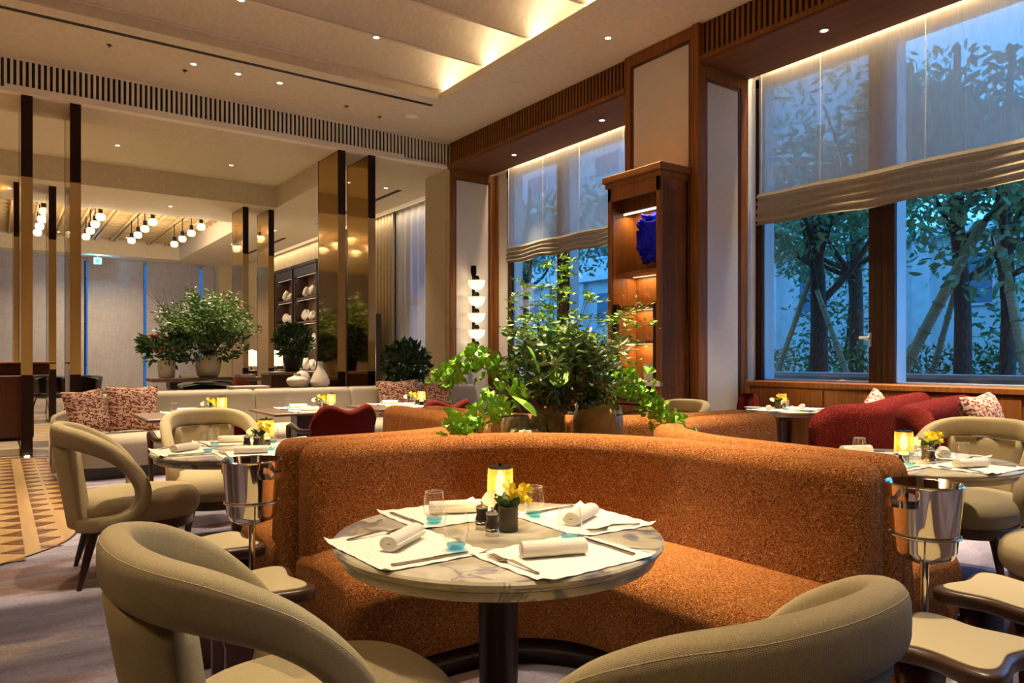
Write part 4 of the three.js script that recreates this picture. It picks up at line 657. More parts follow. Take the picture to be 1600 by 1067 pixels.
{ // paper mat: deckle edges, corners lifting
  const g = new THREE.PlaneGeometry(0.375, 0.30, 20, 16).rotateX(-Math.PI / 2), p = g.attributes.position; reseed(9); for (let i = 0; i < p.count; i++) { const x = p.getX(i) / 0.1875, z = p.getZ(i) / 0.15, e = Math.max(Math.abs(x), Math.abs(z)); p.setY(i, 0.0012 + 0.010 * Math.pow(Math.abs(x * z), 9) + 0.0015 * sm(0.85, 1, e) * (1 + Math.sin(x * 19 + z * 13))); if (e > 0.98) { p.setX(i, p.getX(i) + rnd(-0.0015, 0.0015)); p.setZ(i, p.getZ(i) + rnd(-0.0015, 0.0015)); } } g.computeVertexNormals(); const uv = g.attributes.uv; for (let i = 0; i < uv.count; i++) uv.setXY(i, uv.getX(i) * 0.375, uv.getY(i) * 0.3); ware.mat = new THREE.Mesh(g, phy(0xf3eee2, 0.9, { side: THREE.DoubleSide, map: M.paper.map }));
}
{ // small lamp with a ribbed glass shade
  const g = new THREE.Group(), add = (n, geo, m) => { const o = new THREE.Mesh(join(geo), m); o.name = n; g.add(o); return o; };
  add('base', lathe([[0, 0], [0.026, 0], [0.027, 0.004], [0.023, 0.008], [0.022, 0.034], [0.018, 0.037], [0, 0.037]], 28), M.bronze);
  add('lower_glass', lathe(Array.from({ length: 2 }, (_, k) => [0.021, 0.037 + k * 0.014]), 24), M.lampglow);
  const N = 160, rings = [0.050, 0.148].map((y, j) => Array.from({ length: N }, (_, i) => { const a = i / N * 6.2832, r = (j ? 0.0385 : 0.0405) + 0.003 * Math.cos(a * 20); return [Math.cos(a) * r, y, Math.sin(a) * r]; }).reverse());
  add('ribbed_shade', skin(rings, { caps: false }), phy(0xffe2a0, 0.1, { transmission: 0.8, thickness: 0, side: THREE.DoubleSide, emissive: new THREE.Color().setRGB(1, 0.62, 0.1), emissiveIntensity: 0.16 }));
  add('lamp_bulb', lathe([[0, 0.06], [0.012, 0.062], [0.017, 0.085], [0.014, 0.12], [0.006, 0.14], [0, 0.142]], 16), glow(1, 0.78, 0.36, 4));
  add('cap', [lathe([[0, 0.149], [0.039, 0.149], [0.04, 0.153], [0.036, 0.156], [0, 0.156]], 28), lathe([[0, 0.156], [0.005, 0.157], [0.005, 0.166], [0, 0.168]], 10)], M.bronze);
  ware.lamp = g;
}
{ // pepper or salt mill, dark waist between chrome ends
  const g = new THREE.Group(); const a = new THREE.Mesh(lathe([[0, 0.022], [0.0205, 0.022], [0.021, 0.03], [0.016, 0.045], [0.0185, 0.058], [0.0195, 0.062], [0, 0.062]], 24), M.darkwood); a.name = 'body'; const f = new THREE.Mesh(lathe([[0, 0], [0.0205, 0], [0.0205, 0.022], [0, 0.022]], 24), M.chrome); f.name = 'chrome_foot'; g.add(f); const b = new THREE.Mesh(lathe([[0, 0.062], [0.0195, 0.062], [0.019, 0.066], [0.012, 0.07], [0.004, 0.072], [0.004, 0.076], [0.006, 0.08], [0, 0.084]], 24), M.chrome); b.name = 'chrome_cap'; g.add(a, b); ware.mill = g;
}
{ // small vase: yellow orchids, a white anthurium and a few leaves
  const g = new THREE.Group(), add = (n, geo, m) => { const o = new THREE.Mesh(join(geo), m); o.name = n; g.add(o); return o; }; reseed(33);
  add('pot', toCreasedNormals(lathe([[0, 0], [0.026, 0], [0.029, 0.004], [0.029, 0.072], [0.027, 0.073], [0.026, 0.068], [0, 0.06]], 28), 0.7), std(0x4a4028, 0.5));
  const petal = leafGeo(0.024, 0.02, 0.3);
  for (let k = 0; k < 8; k++) { const a = k * 0.9 + 0.3, x = 0.028 + 0.03 * Math.cos(a) * 0.8, y = 0.088 + (k % 4) * 0.013, z = 0.02 * Math.sin(a), s = []; for (let i = 0; i < 5; i++) { const b = i * 1.257 + k; s.push([x, y, z, Math.cos(b), Math.sin(b) * 0.8 + 0.35, Math.sin(b + 1) * 0.7, rnd(0.85, 1.15)]); } add('orchid_flower', leaves(petal, s), M.yellow); }
  const an = leafGeo(0.06, 0.052, 0.35); an.rotateX(-0.7).rotateZ(0.4).translate(-0.045, 0.07, 0.0); add('anthurium', an, phy(0xeee6a8, 0.4, { side: THREE.DoubleSide, clearcoat: 0.3 }));
  const lf = leafGeo(0.06, 0.028, 0.3); const ls = []; for (let k = 0; k < 7; k++) { const a = k * 0.9; ls.push([0.008 * Math.cos(a), 0.065, 0.008 * Math.sin(a), Math.cos(a) * 0.8, 0.9, Math.sin(a) * 0.8, rnd(0.7, 1.1)]); } add('leaves', leaves(lf, ls), M.deepgreen);
  add('stem', [tube([[0, 0.05, 0, 0.002], [0.012, 0.08, 0, 0.002], [0.03, 0.12, 0.004, 0.0015]], 5), tube([[0, 0.05, 0, 0.002], [-0.02, 0.08, 0.004, 0.002], [-0.035, 0.082, 0.006, 0.002]], 5)], M.stem);
  ware.vase = g;
}
for (const o of Object.values(ware)) o.traverse((c) => { if (c.isMesh) c.castShadow = c.receiveShadow = true; });
function put(kind, name, label, category, x, y, z, turn = 0, group) { const o = ware[kind].clone(); o.name = numbered(name); o.position.set(x, y, z); o.rotation.y = turn; scene.add(o); return tag(o, label, category, group); }
const TY = 0.7305;
const SIDES = { left: [-1, 0], back: [0, -1], front: [0, 1], right: [1, 0] };
function setting(cx, cz, side, where, rad = 0.305, y = TY, full = true, n = 0) {
  const [dx, dz] = SIDES[side], rx = dz, rz = -dx; // right hand of the sitter, who looks back to the centre
  const P = (r, l) => [cx + dx * r + rx * l, cz + dz * r + rz * l], turn = Math.atan2(dx, dz), w = where, j = (k) => (Math.sin(cx * 91 + cz * 57 + dx * 5 + dz * 9 + k * 3.3) * 0.5);
  let [x, z] = P(rad, -0.01); put('mat', 'paper_mat', `white paper mat at the ${side} place of ${w}`, 'placemat', x, y, z, turn + j(1) * 0.08, 'paper mats');
  [x, z] = P(rad - 0.01, -0.03); put('napkin', 'rolled_napkin', `rolled white napkin at the ${side} place of ${w}`, 'napkin', x, y + 0.0025, z, turn + { front: 0.55 + 0.65, left: 0.62, back: 1.15, right: 0.45 }[side], 'rolled napkins');
  [x, z] = P(rad - 0.10, 0.10); put('glass', 'tumbler', `clear tumbler with a blue base at the ${side} place of ${w}`, 'glass', x, y + 0.002, z, 0, 'tumblers');
  if (!full) return;
  [x, z] = P(rad + 0.0, 0.145); put('knife', 'table_knife', `steel knife at the ${side} place of ${w}`, 'knife', x, y + 0.003, z, turn + j(2) * 0.1, 'table knives');
  [x, z] = P(rad + 0.0, -0.165); put('fork', 'table_fork', `steel fork at the ${side} place of ${w}`, 'fork', x, y + 0.003, z, turn + j(3) * 0.16, 'table forks');
}
function lampLight(x, y, z, k = 0.10) { const l = new THREE.PointLight(new THREE.Color().setRGB(1, 0.6, 0.18), k); l.position.set(x, y + 0.1, z); l.castShadow = true; l.name = 'lamp_light'; scene.add(l); }
function middle(cx, cz, where, { lamp = [0.15, -0.21], vase = [0.035, -0.0], mills = [[-0.012, -0.07], [-0.035, 0.02]] } = {}, y = TY) {
  put('lamp', 'table_lamp', `small glowing lamp with a ribbed glass shade on ${where}`, 'lamp', cx + lamp[0], y, cz + lamp[1], 0, 'small table lamps'); lampLight(cx + lamp[0], y, cz + lamp[1]);
  if (vase) put('vase', 'flower_vase', `small olive pot of yellow orchids on ${where}`, 'flowers', cx + vase[0], y, cz + vase[1], -0.6, 'small flower pots');
  mills.forEach((m, i) => put('mill', 'spice_mill', `dark mill, ${i ? 'nearer' : 'farther'} of two, on ${where}`, 'mill', cx + m[0], y, cz + m[1], 0, 'spice mills'));
}
const W0 = 'the nearest marble table', W1 = 'the left bucket table', W2 = 'the right bucket table', W3 = 'the table beyond the planter', W4 = 'the small window table';
for (const s of ['left', 'back', 'front', 'right']) { setting(...T0, s, W0); setting(...T1, s, W1); setting(...T2, s, W2); }
middle(...T0, W0); middle(...T1, W1, { lamp: [0.15, -0.04], vase: [0.09, 0.02], mills: [[0.02, 0.03], [0.06, 0.08]] }); middle(...T2, W2, { lamp: [-0.1, 0.02], vase: [0.08, 0.05], mills: [[0.02, 0.08], [-0.04, 0.12]] });
setting(...T3, 'left', W3, 0.3, TY, false); middle(...T3, W3, { mills: [] });
setting(...TW, 'left', W4, 0.24, TY, false); setting(...TW, 'right', W4, 0.24, TY, false); middle(...TW, W4, { lamp: [0.12, -0.12], vase: [0.02, -0.1], mills: [[0.0, -0.02]] });
for (const [k, nm] of [[0, 'the left square table'], [1, 'the middle square table'], [2, 'the right square table']]) { const [x, z] = TS[k]; setting(x, z, 'front', nm, 0.26, TY, false); setting(x, z, 'back', nm, 0.26, TY, false); middle(x, z, nm, { lamp: [0.27, 0.04], vase: [0.16, -0.01], mills: [[0.12, 0.07], [0.18, 0.11]] }); }
{ const pl = (label, x, z) => { tag(mesh('side_plate', lathe([[0, 0.002], [0.05, 0.002], [0.055, 0.004], [0.085, 0.012], [0.086, 0.014], [0.05, 0.007], [0, 0.006]], 32).translate(x, TY, z), phy(0xefe9dc, 0.25)), label, 'plate', 'white side plates'); }; pl('white side plate at the far rim of the small window table', TW[0] - 0.16, TW[1] - 0.27); pl('white side plate at the front of the small window table', TW[0] - 0.05, TW[1] + 0.27); }
// ================================================================ mirrored columns
function column(label, x, z) {
  const t = thing('mirror_column', label, 'column', [x, 0, z], 0, 'mirrored columns in pairs'), w = 0.0625, d = 0.88;
  mesh('core', bx(-w + 0.012, w - 0.012, 0, 4.57, -d + 0.012, -0.012), M.bronze, t);
  for (const s of [-1, 1]) mesh('mirror_side', bx(s > 0 ? w - 0.011 : -w, s > 0 ? w : -w + 0.011, 0.03, 4.55, -d + 0.02, -0.02), M.mirror, t);
  for (const [a, b, m, n] of [[0, 1.03, M.bronze, 'lower_face'], [1.03, 3.54, M.goldglass, 'middle_face'], [3.54, 4.57, M.bronze, 'upper_face']]) mesh(n, rb(-w, w, a, b, -0.02, 0, 0.003), m, t);
  for (const s of [-1, 1]) mesh('edge_strip', bx(s > 0 ? w - 0.006 : -w - 0.003, s > 0 ? w + 0.003 : -w + 0.006, 0, 4.57, -d, -d + 0.025), M.bronze, t);
  mesh('back_face', bx(-w, w, 0, 4.57, -d, -d + 0.02), M.bronze, t);
  mesh('floor_light', cyl(0.03, 0.03, 0, 0.012, 16, 0, 0.06), M.lens, t);
}
column('mirrored column at the far left, beside the host desk', 0.31, -11.05); column('second mirrored column from the left, beside the sofa cushions', 0.84, -11.05);
column('broad mirrored column behind the pale vases', 4.50, -11.05); column('broad mirrored column just left of the side window', 5.02, -11.05);
column('rear mirrored column seen left of the front left pair', 0.32, -16.6); column('rear mirrored column seen between the front left pair', 0.88, -16.6);
column('rear mirrored column beside the big bush', 4.46, -16.4); column('rear mirrored column with a beige gap to the bush column', 5.02, -16.4);
// ================================================================ sconce of stacked bowls on the far pier
function sconce(label, x, z, n = 5) {
  const t = thing('bowl_sconce', label, 'wall lamp', [x, 0, z]);
  mesh('stem', lathe([[0, 1.0], [0.05, 1.0], [0.03, 1.12], [0.03, 2.68], [0.055, 2.76], [0.05, 2.88], [0, 2.88]], 16).translate(0, 0, 0.10), M.blackmetal, t);
  for (let k = 0; k < n; k++) {
    const y = 1.455 + k * 0.288;
    mesh('bowl_shade', lathe([[0.035, y - 0.155], [0.085, y - 0.14], [0.13, y - 0.09], [0.155, y], [0.149, y], [0.124, y - 0.086], [0.085, y - 0.132], [0.03, y - 0.145]], 28).translate(0, 0, 0.20), M.opal, t);
    mesh('collar', lathe([[0, y], [0.04, y], [0.055, y + 0.045], [0.03, y + 0.09], [0, y + 0.09]], 16).translate(0, 0, 0.20), M.blackmetal, t);
    const l = new THREE.PointLight(WARM, 0.13); l.position.set(x, y - 0.03, z + 0.20); l.shadow.radius = 3; l.castShadow = true; l.name = 'sconce_light'; scene.add(l);
  }
}
sconce('tall wall sconce of five glowing half bowls', 6.89, -10.99);
// ================================================================ bar cabinet on the near pier
{
  const t = thing('bar_cabinet', 'tall walnut bar cabinet with a lit niche', 'cabinet', [6.41, 0, -6.0]);
  const x0 = -0.44, z0 = -0.42, z1 = 0.42; // open to -x
  mesh('side', rb(x0, 0, 0, 3.30, z0, z0 + 0.04, 0.004), M.oakred, t); const sd = mesh('side', rb(x0, 0, 0, 3.30, z1 - 0.04, z1, 0.004), M.oakred, t);
  for (let k = 0; k < 11; k++) for (const s of [0, 1]) { const sh = new THREE.Shape([[0, 0], [0.19, 0.1], [0.19, 0.375], [0, 0.275]].map(([a, b]) => new THREE.Vector2(s ? -a : a, b))); mesh('chevron', boxUV(new THREE.ExtrudeGeometry(sh, { depth: 0.003, bevelEnabled: false }).translate(-0.22, 0.05 + k * 0.28, z1)), s ? M.walnut : M.walnut2, sd); }
  mesh('back', bx(-0.03, 0, 0, 3.30, z0, z1), M.amber, t);
  mesh('lining', bx(x0 + 0.03, -0.03, 1.0, 2.95, z0 + 0.04, z0 + 0.05), M.amber, t);
  mesh('cornice', [rb(x0 - 0.03, 0.02, 3.26, 3.32, z0 - 0.03, z1 + 0.03, 0.008), rb(x0 - 0.06, 0.02, 3.32, 3.40, z0 - 0.06, z1 + 0.06, 0.015)], M.oakred, t);
  mesh('face_frame', [rb(x0 - 0.015, x0 + 0.01, 0, 3.26, z0, z0 + 0.06, 0.004), rb(x0 - 0.015, x0 + 0.01, 0, 3.26, z1 - 0.06, z1, 0.004), rb(x0 - 0.015, x0 + 0.01, 3.10, 3.26, z0, z1, 0.004)], M.oakred, t);
  mesh('valance', bx(x0 + 0.16, x0 + 0.2, 2.98, 3.26, z0 + 0.04, z1 - 0.04), M.walnut, t);
  for (const y of [2.26, 1.86, 1.45]) mesh('shelf', rb(x0 + 0.08, -0.03, y - 0.035, y, z0 + 0.05, z1 - 0.04, 0.004), M.oakred, t);
  mesh('led_bar', rb(x0 + 0.2, x0 + 0.215, 2.96, 2.985, z0 + 0.05, z1 - 0.04, 0.004), M.led, t);
  mesh('black_post', bx(x0 + 0.02, x0 + 0.06, 0.98, 1.88, z0 + 0.06, z0 + 0.12), M.black, t); mesh('black_post', bx(x0 + 0.02, x0 + 0.06, 0.98, 1.88, z1 - 0.14, z1 - 0.07), M.black, t);
  mesh('counter', rb(x0 - 0.02, 0, 0.93, 0.985, z0, z1, 0.006), M.panel, t);
  mesh('lower_doors', [bx(x0, -0.02, 0.72, 0.93, z0 + 0.05, z1 - 0.25), bx(x0 - 0.005, -0.02, 0, 0.70, z0 + 0.05, z1 - 0.05)], M.walnut, t);
  mesh('drawer_dark', bx(x0 - 0.004, x0 + 0.1, 0.75, 0.92, z0 + 0.08, z1 - 0.3), M.black, t);
  for (const y of [2.213, 1.818, 1.408]) mesh('led_bar', bx(-0.125, -0.095, y, y + 0.01, z0 + 0.09, z1 - 0.09), M.leddim, t);
  area(0.66, 0.03, [6.21, 2.95, -6.0], [6.33, 2.5, -6.0], WARM2, 55);
  area(0.66, 0.03, [6.30, 2.21, -6.0], [6.35, 0.5, -6.0], WARM2, 32); area(0.66, 0.03, [6.30, 1.815, -6.0], [6.35, 0.5, -6.0], WARM2, 32); area(0.66, 0.03, [6.30, 1.405, -6.0], [6.35, 0.5, -6.0], WARM2, 32);
  // blue sculpted relief
  const g = new THREE.SphereGeometry(1, 96, 64), p = g.attributes.position; for (let i = 0; i < p.count; i++) { const v = V().fromBufferAttribute(p, i), q = (x, e) => Math.sign(x) * Math.pow(Math.abs(x), e), n = fbm(v.z * 0.5 + 0.5, v.y * 0.5 + 0.5, 13, 13, 4, 3) - 0.5, n3 = fbm(v.y * 0.5 + 0.5, v.z * 0.5 + 0.5 + v.x * 0.2, 24, 24, 3, 13) - 0.5; p.setXYZ(i, q(v.x, 0.5) * (0.055 + 0.2 * n + 0.12 * n3), q(v.y, 0.4) * 0.27 * (1 + n3 * 0.5), q(v.z, 0.4) * 0.25 * (1 + n3 * 0.5)); } g.computeVertexNormals();
  const o = mesh('blue_sculpture', g, M.bluerock); o.position.set(6.26, 2.66, -5.92); tag(o, 'rough ultramarine blue sculpture in the lit cabinet niche', 'sculpture'); 
  const wg = lathe([[0, 0.002], [0.032, 0.002], [0.03, 0.004], [0.004, 0.008], [0.0035, 0.09], [0.01, 0.1], [0.034, 0.125], [0.038, 0.155], [0.03, 0.20]], 20);
  for (let k = 0; k < 7; k++) tag(mesh('wine_glass', wg.clone().translate(6.10 + (k % 2) * 0.12, 1.86, -6.28 + k * 0.098), M.glass), ['wine glass first from the left on the lit cabinet shelf', 'wine glass second from the left on the lit cabinet shelf', 'wine glass third from the left on the lit cabinet shelf', 'wine glass in the middle of the lit cabinet shelf', 'wine glass fifth from the left on the lit cabinet shelf', 'wine glass sixth from the left on the lit cabinet shelf', 'wine glass at the right end of the lit cabinet shelf'][k], 'glass', 'wine glasses in the cabinet');
  for (let k = 0; k < 6; k++) tag(mesh('water_glass', lathe([[0, 0.003], [0.03, 0.003], [0.036, 0.09], [0.034, 0.09], [0.028, 0.008], [0, 0.008]], 18).translate(6.12, 1.45, -6.26 + k * 0.11), M.glass), 'short glass on the lower lit cabinet shelf behind the leaves', 'glass', 'short glasses on the lower cabinet shelf');
  tag(mesh('cabinet_canister', lathe([[0, 0], [0.06, 0], [0.07, 0.19], [0.065, 0.19], [0.055, 0.01], [0, 0.01]], 24).translate(6.1, 0.986, -5.72), M.panel), 'pale canister at the right of the cabinet counter', 'canister', 'canisters on the cabinet counter'); tag(mesh('cabinet_canister', lathe([[0, 0], [0.06, 0], [0.07, 0.19], [0.065, 0.19], [0.055, 0.01], [0, 0.01]], 24).translate(6.12, 0.986, -5.9), M.panel), 'pale canister left of the other one on the cabinet counter', 'canister', 'canisters on the cabinet counter');
}
// ================================================================ hall: display cabinets, console, desk
function vitrine(label, z0, z1, i) {
  const t = thing('display_cabinet', label, 'cabinet', [7.2, 0, (z0 + z1) / 2]), w = (z1 - z0) / 2 - 0.04, X = -0.42;
  mesh('back', bx(-0.04, 0, 0, 3.8, -w, w), M.brownwood, t); mesh('side', [bx(X, 0, 0, 3.8, -w, -w + 0.07), bx(X, 0, 0, 3.8, w - 0.07, w)], M.darkwood, t);
  mesh('cornice', [rb(X - 0.04, 0, 3.74, 3.84, -w - 0.03, w + 0.03, 0.02), rb(X - 0.01, X + 0.03, 3.50, 3.74, -w, w, 0.01)], M.darkwood, t); mesh('base', bx(X, 0, 0, 0.9, -w, w), M.darkwood, t);
  for (let k = 0; k < 4; k++) { const y = 0.9 + k * 0.66; mesh('shelf', bx(X + 0.03, -0.04, y, y + 0.03, -w + 0.07, w - 0.07), M.brownwood, t); mesh('led_strip', bx(X + 0.06, X + 0.075, y + 0.615, y + 0.62, -w + 0.08, w - 0.08), M.leddim, t); area(2 * w - 0.2, 0.04, [7.2 + X + 0.08, y + 0.59, (z0 + z1) / 2], [7.2 + X + 0.3, y, (z0 + z1) / 2], WARM, 7); }
  reseed(40 + i); let c = 0;
  for (let k = 0; k < 4; k++) for (let j = 0; j < 3; j++) { const g = new THREE.SphereGeometry(0.115, 20, 14), p = g.attributes.position; for (let q = 0; q < p.count; q++) { const v = V().fromBufferAttribute(p, q), a = Math.atan2(v.z, v.x), r = 1 + 0.25 * Math.sin(a * 3 + v.y * 22 + j + k * 2); p.setXYZ(q, v.x * r * 0.8, v.y * (1.1 + 0.2 * Math.sin(a * 2 + k)), v.z * r); } g.computeVertexNormals(); g.computeBoundingBox(); const o = mesh('shell_ornament', g, M.linen); o.scale.setScalar(rnd(0.8, 1.25)); o.position.set(7.2 - 0.2, 0.93 + k * 0.66 - g.boundingBox.min.y * o.scale.y, (z0 + z1) / 2 + (j - 1) * w * 0.55); tag(o, `white shell ornament,  ${['left', 'middle', 'right'][2 - j]} of the ${['lowest', 'second lowest', 'second highest', 'highest'][k]} shelf of the ${label}`.split(' ').slice(0, 16).join(' '), 'ornament', 'shell ornaments in the display cabinets'); }
}
vitrine('left lit display cabinet', -21.8, -20.2, 0); vitrine('right lit display cabinet', -20.15, -18.3, 1); vitrine('leftmost lit display cabinet', -23.6, -21.9, 2);
{ // console table with big arrangement behind the sofa
  const t = thing('console_table', 'dark console table carrying the big bush', 'table', [3.5, 0, -15.6]); mesh('table_top', rb(-1.1, 1.0, 0.78, 0.86, -0.35, 0.35, 0.02), M.brownwood, t); mesh('apron', bx(-0.75, 0.75, 0.66, 0.78, -0.2, 0.2), M.darkwood, t); for (const x of [-0.65, 0.65]) mesh('leg', rb(x - 0.09, x + 0.09, 0, 0.66, -0.2, 0.2, 0.02), M.brownwood, t);
  tag(mesh('planter_pot', lathe([[0, 0], [0.13, 0], [0.15, 0.02], [0.17, 0.34], [0.16, 0.34], [0.14, 0.05], [0, 0.05]], 28).translate(2.72, 0.861, -15.55), M.ceramic), 'plain cream pot at the left of the console', 'pot');
  tag(mesh('planter_pot', lathe([[0, 0], [0.17, 0], [0.21, 0.05], [0.25, 0.24], [0.20, 0.42], [0.18, 0.44], [0.16, 0.42], [0, 0.38]], 28).translate(3.5, 0.861, -15.6), M.ceramic), 'round stoneware pot under the big bush on the console', 'pot');
  const book = (label, x, y, z, w, h, d) => { const b = thing('book', label, 'book', [x, y, z]); mesh('cover', [rb(-w / 2, w / 2, 0, 0.006, -d / 2, d / 2, 0.002), rb(-w / 2, w / 2, h - 0.006, h, -d / 2, d / 2, 0.002), rb(-w / 2, -w / 2 + 0.006, 0, h, -d / 2, d / 2, 0.002)], M.ceramic, b); mesh('pages', bx(-w / 2 + 0.006, w / 2 - 0.008, 0.006, h - 0.006, -d / 2 + 0.008, d / 2 - 0.008), M.paper, b); };
  book('large flat book on the sofa ledge', 2.62, 0.848, -9.52, 0.46, 0.04, 0.32); book('pale book on the console right of the pots', 4.2, 0.86, -15.5, 0.36, 0.05, 0.3); book('pale book on the console between the pots', 3.08, 0.86, -15.4, 0.3, 0.05, 0.25);
  const lamp = (label, x, z) => { const l = thing('dome_lamp', label, 'lamp', [x, 0, z]); mesh('stand', bx(-0.3, 0.3, 0, 0.95, -0.25, 0.25), M.darkwood, l); mesh('stem', cyl(0.03, 0.03, 0.95, 1.05, 12), M.blackmetal, l); mesh('lamp_shade', lathe([[0.15, 1.05], [0.165, 1.1], [0.16, 1.3], [0.12, 1.42], [0, 1.46]], 24), M.opal, l); const p = new THREE.PointLight(WARM, 2.2); p.position.set(x, 1.2, z); p.name = 'dome_light'; p.castShadow = true; scene.add(p); };
  lamp('white dome lamp right of the big bush', 5.15, -18.4); lamp('white dome lamp between the two rear columns', 5.75, -18.4);
  // vases on the sofa ledge
  const vz = (label, pts, x, z, m = M.ceramic) => tag(mesh('ledge_vase', lathe(pts, 32).translate(x, 0.848, z), m), label, 'vase', 'vases on the sofa ledge');
  vz('squat grey vase with a short neck on the ledge', [[0, 0], [0.07, 0], [0.125, 0.06], [0.14, 0.10], [0.12, 0.135], [0.05, 0.16], [0.042, 0.185], [0.05, 0.195], [0.04, 0.195], [0.03, 0.17], [0, 0.16]], 3.23, -9.45);
  vz('round grey vase behind the squat one', [[0, 0], [0.06, 0], [0.10, 0.07], [0.105, 0.14], [0.07, 0.20], [0.03, 0.23], [0.028, 0.25], [0.035, 0.26], [0.025, 0.26], [0, 0.24]], 3.38, -9.68);
  vz('tall teardrop grey vase on the ledge', [[0, 0], [0.08, 0], [0.125, 0.05], [0.128, 0.09], [0.09, 0.18], [0.045, 0.26], [0.03, 0.32], [0.04, 0.352], [0.03, 0.352], [0.02, 0.3], [0, 0.25]], 3.53, -9.42);
  const tc = thing('lounge_chair', 'terracotta lounge chair beyond the ledge vases', 'chair', [3.5, 0, -12.2], 0.7); mesh('shell', puck((u) => [Math.cos(u * 6.283) * 0.36, Math.sin(u * 6.283) * 0.36], 0.25, 0.45, { e: 0.08 }), M.terracotta, tc); const r = []; for (let j = 0; j <= 8; j++) { const y = 0.3 + 0.62 * j / 8, h = 0.9 - 0.5 * Math.pow(j / 8, 3), ring = []; for (let i = 0; i <= 10; i++) { const a = -h + 2 * h * i / 10; ring.push([Math.sin(a) * 0.38, y, -Math.cos(a) * 0.38]); } for (let i = 10; i >= 0; i--) { const a = -h + 2 * h * i / 10; ring.push([Math.sin(a) * 0.31, y, -Math.cos(a) * 0.31]); } r.push(ring.reverse()); } mesh('backrest', skin(r), M.terracotta, tc); for (const [a, b] of [[-1, -1], [1, -1], [-1, 1], [1, 1]]) mesh('leg', tube([[a * 0.2, 0.27, b * 0.2, 0.02], [a * 0.24, 0, b * 0.24, 0.012]], 8), M.darkwood, tc);
}
function tubChair(label, x, z, turn) { const t = thing('tub_chair', label, 'chair', [x, 0, z], turn, 'black leather tub chairs'), r = []; for (let j = 0; j <= 8; j++) { const ring = [], f = j / 8; for (let i = 0; i <= 20; i++) { const a = -1.9 + 3.8 * i / 20, R = 0.33 + 0.05 * f, top = 0.44 + 0.42 * f * (0.5 + 0.5 * Math.pow(Math.cos(a / 2.2), 1)); ring.push([Math.sin(a) * (R + 0.03), top, -Math.cos(a) * (R + 0.03)]); } for (let i = 20; i >= 0; i--) { const a = -1.9 + 3.8 * i / 20, R = 0.33 + 0.05 * f, top = 0.44 + 0.42 * f * (0.5 + 0.5 * Math.pow(Math.cos(a / 2.2), 1)); ring.push([Math.sin(a) * (R - 0.03), top, -Math.cos(a) * (R - 0.03)]); } r.push(ring.reverse()); } mesh('backrest', skin(r), M.leather, t); mesh('seat', puck((u) => [Math.cos(u * 6.283) * 0.33, Math.sin(u * 6.283) * 0.33], 0.34, 0.46, { e: 0.05 }), M.leather, t); for (const [a, b] of [[-1, -1], [1, -1], [-1, 1], [1, 1]]) mesh('leg', tube([[a * 0.2, 0.35, b * 0.2, 0.018], [a * 0.27, 0, b * 0.27, 0.011]], 8), M.darkwood, t); }
tubChair('black leather tub chair in front of the console, left of two', 2.72, -12.3, 0.1); tubChair('black leather tub chair in front of the console, right of two', 3.12, -12.9, 0); tubChair('black chair behind the host desk, left of two', 1.0, -19.6, 0.5); tubChair('black chair behind the host desk, right of two', 1.55, -18.8, -0.5);
{ // host desk behind the leftmost column
  const t = thing('host_desk', 'dark red wooden host desk at the left edge', 'desk', [-0.15, 0, -12.6]); mesh('body', rb(-0.7, 0.58, 0.12, 1.0, -0.35, 0.3, 0.02), M.mahogany, t); mesh('plinth', bx(-0.65, 0.55, 0, 0.12, -0.3, 0.25), M.darkwood, t); mesh('upper_shelf', rb(-0.1, 0.78, 1.0, 1.16, -0.35, 0.1, 0.02), M.mahogany, t); mesh('desk_top', rb(-0.15, 0.86, 1.16, 1.19, -0.4, 0.15, 0.012), M.oakred, t); mesh('dark_kneehole_sheet', bx(-0.5, 0.12, 0.45, 0.85, 0.295, 0.303), M.black, t); mesh('monitor', rb(-0.6, -0.1, 1.05, 1.2, -0.1, -0.06, 0.005), M.black, t);  // kneehole is a flat black sheet, its shade put into the colour
  const s = thing('stone_screen', 'speckled brown stone panel before the drape', 'panel', [6.95, 0, -15.75]); mesh('slab', rb(-0.05, 0.05, 0, 2.2, -0.75, 0.75, 0.004), std(0xffffff, 0.5, { map: tex(256, 256, (u, v) => mix(hex(0x4a3b2e), hex(0x8a7660), sm(0.35, 0.7, fbm(u, v, 10, 10, 4, 3))), 1) }), s); mesh('edge_post', bx(-0.06, 0.06, 0, 2.24, 0.75, 0.80), M.darkwood, s);
  const sb = thing('sideboard', 'low sideboard under the dark shrub, behind the ledge vases', 'sideboard', [4.55, 0, -13.2]); mesh('carcass', bx(-0.6, 0.5, 0, 0.95, -0.3, 0.3), M.brownwood, sb); mesh('top', rb(-0.65, 0.55, 0.95, 1.0, -0.33, 0.33, 0.01), M.lightstone, sb);
}
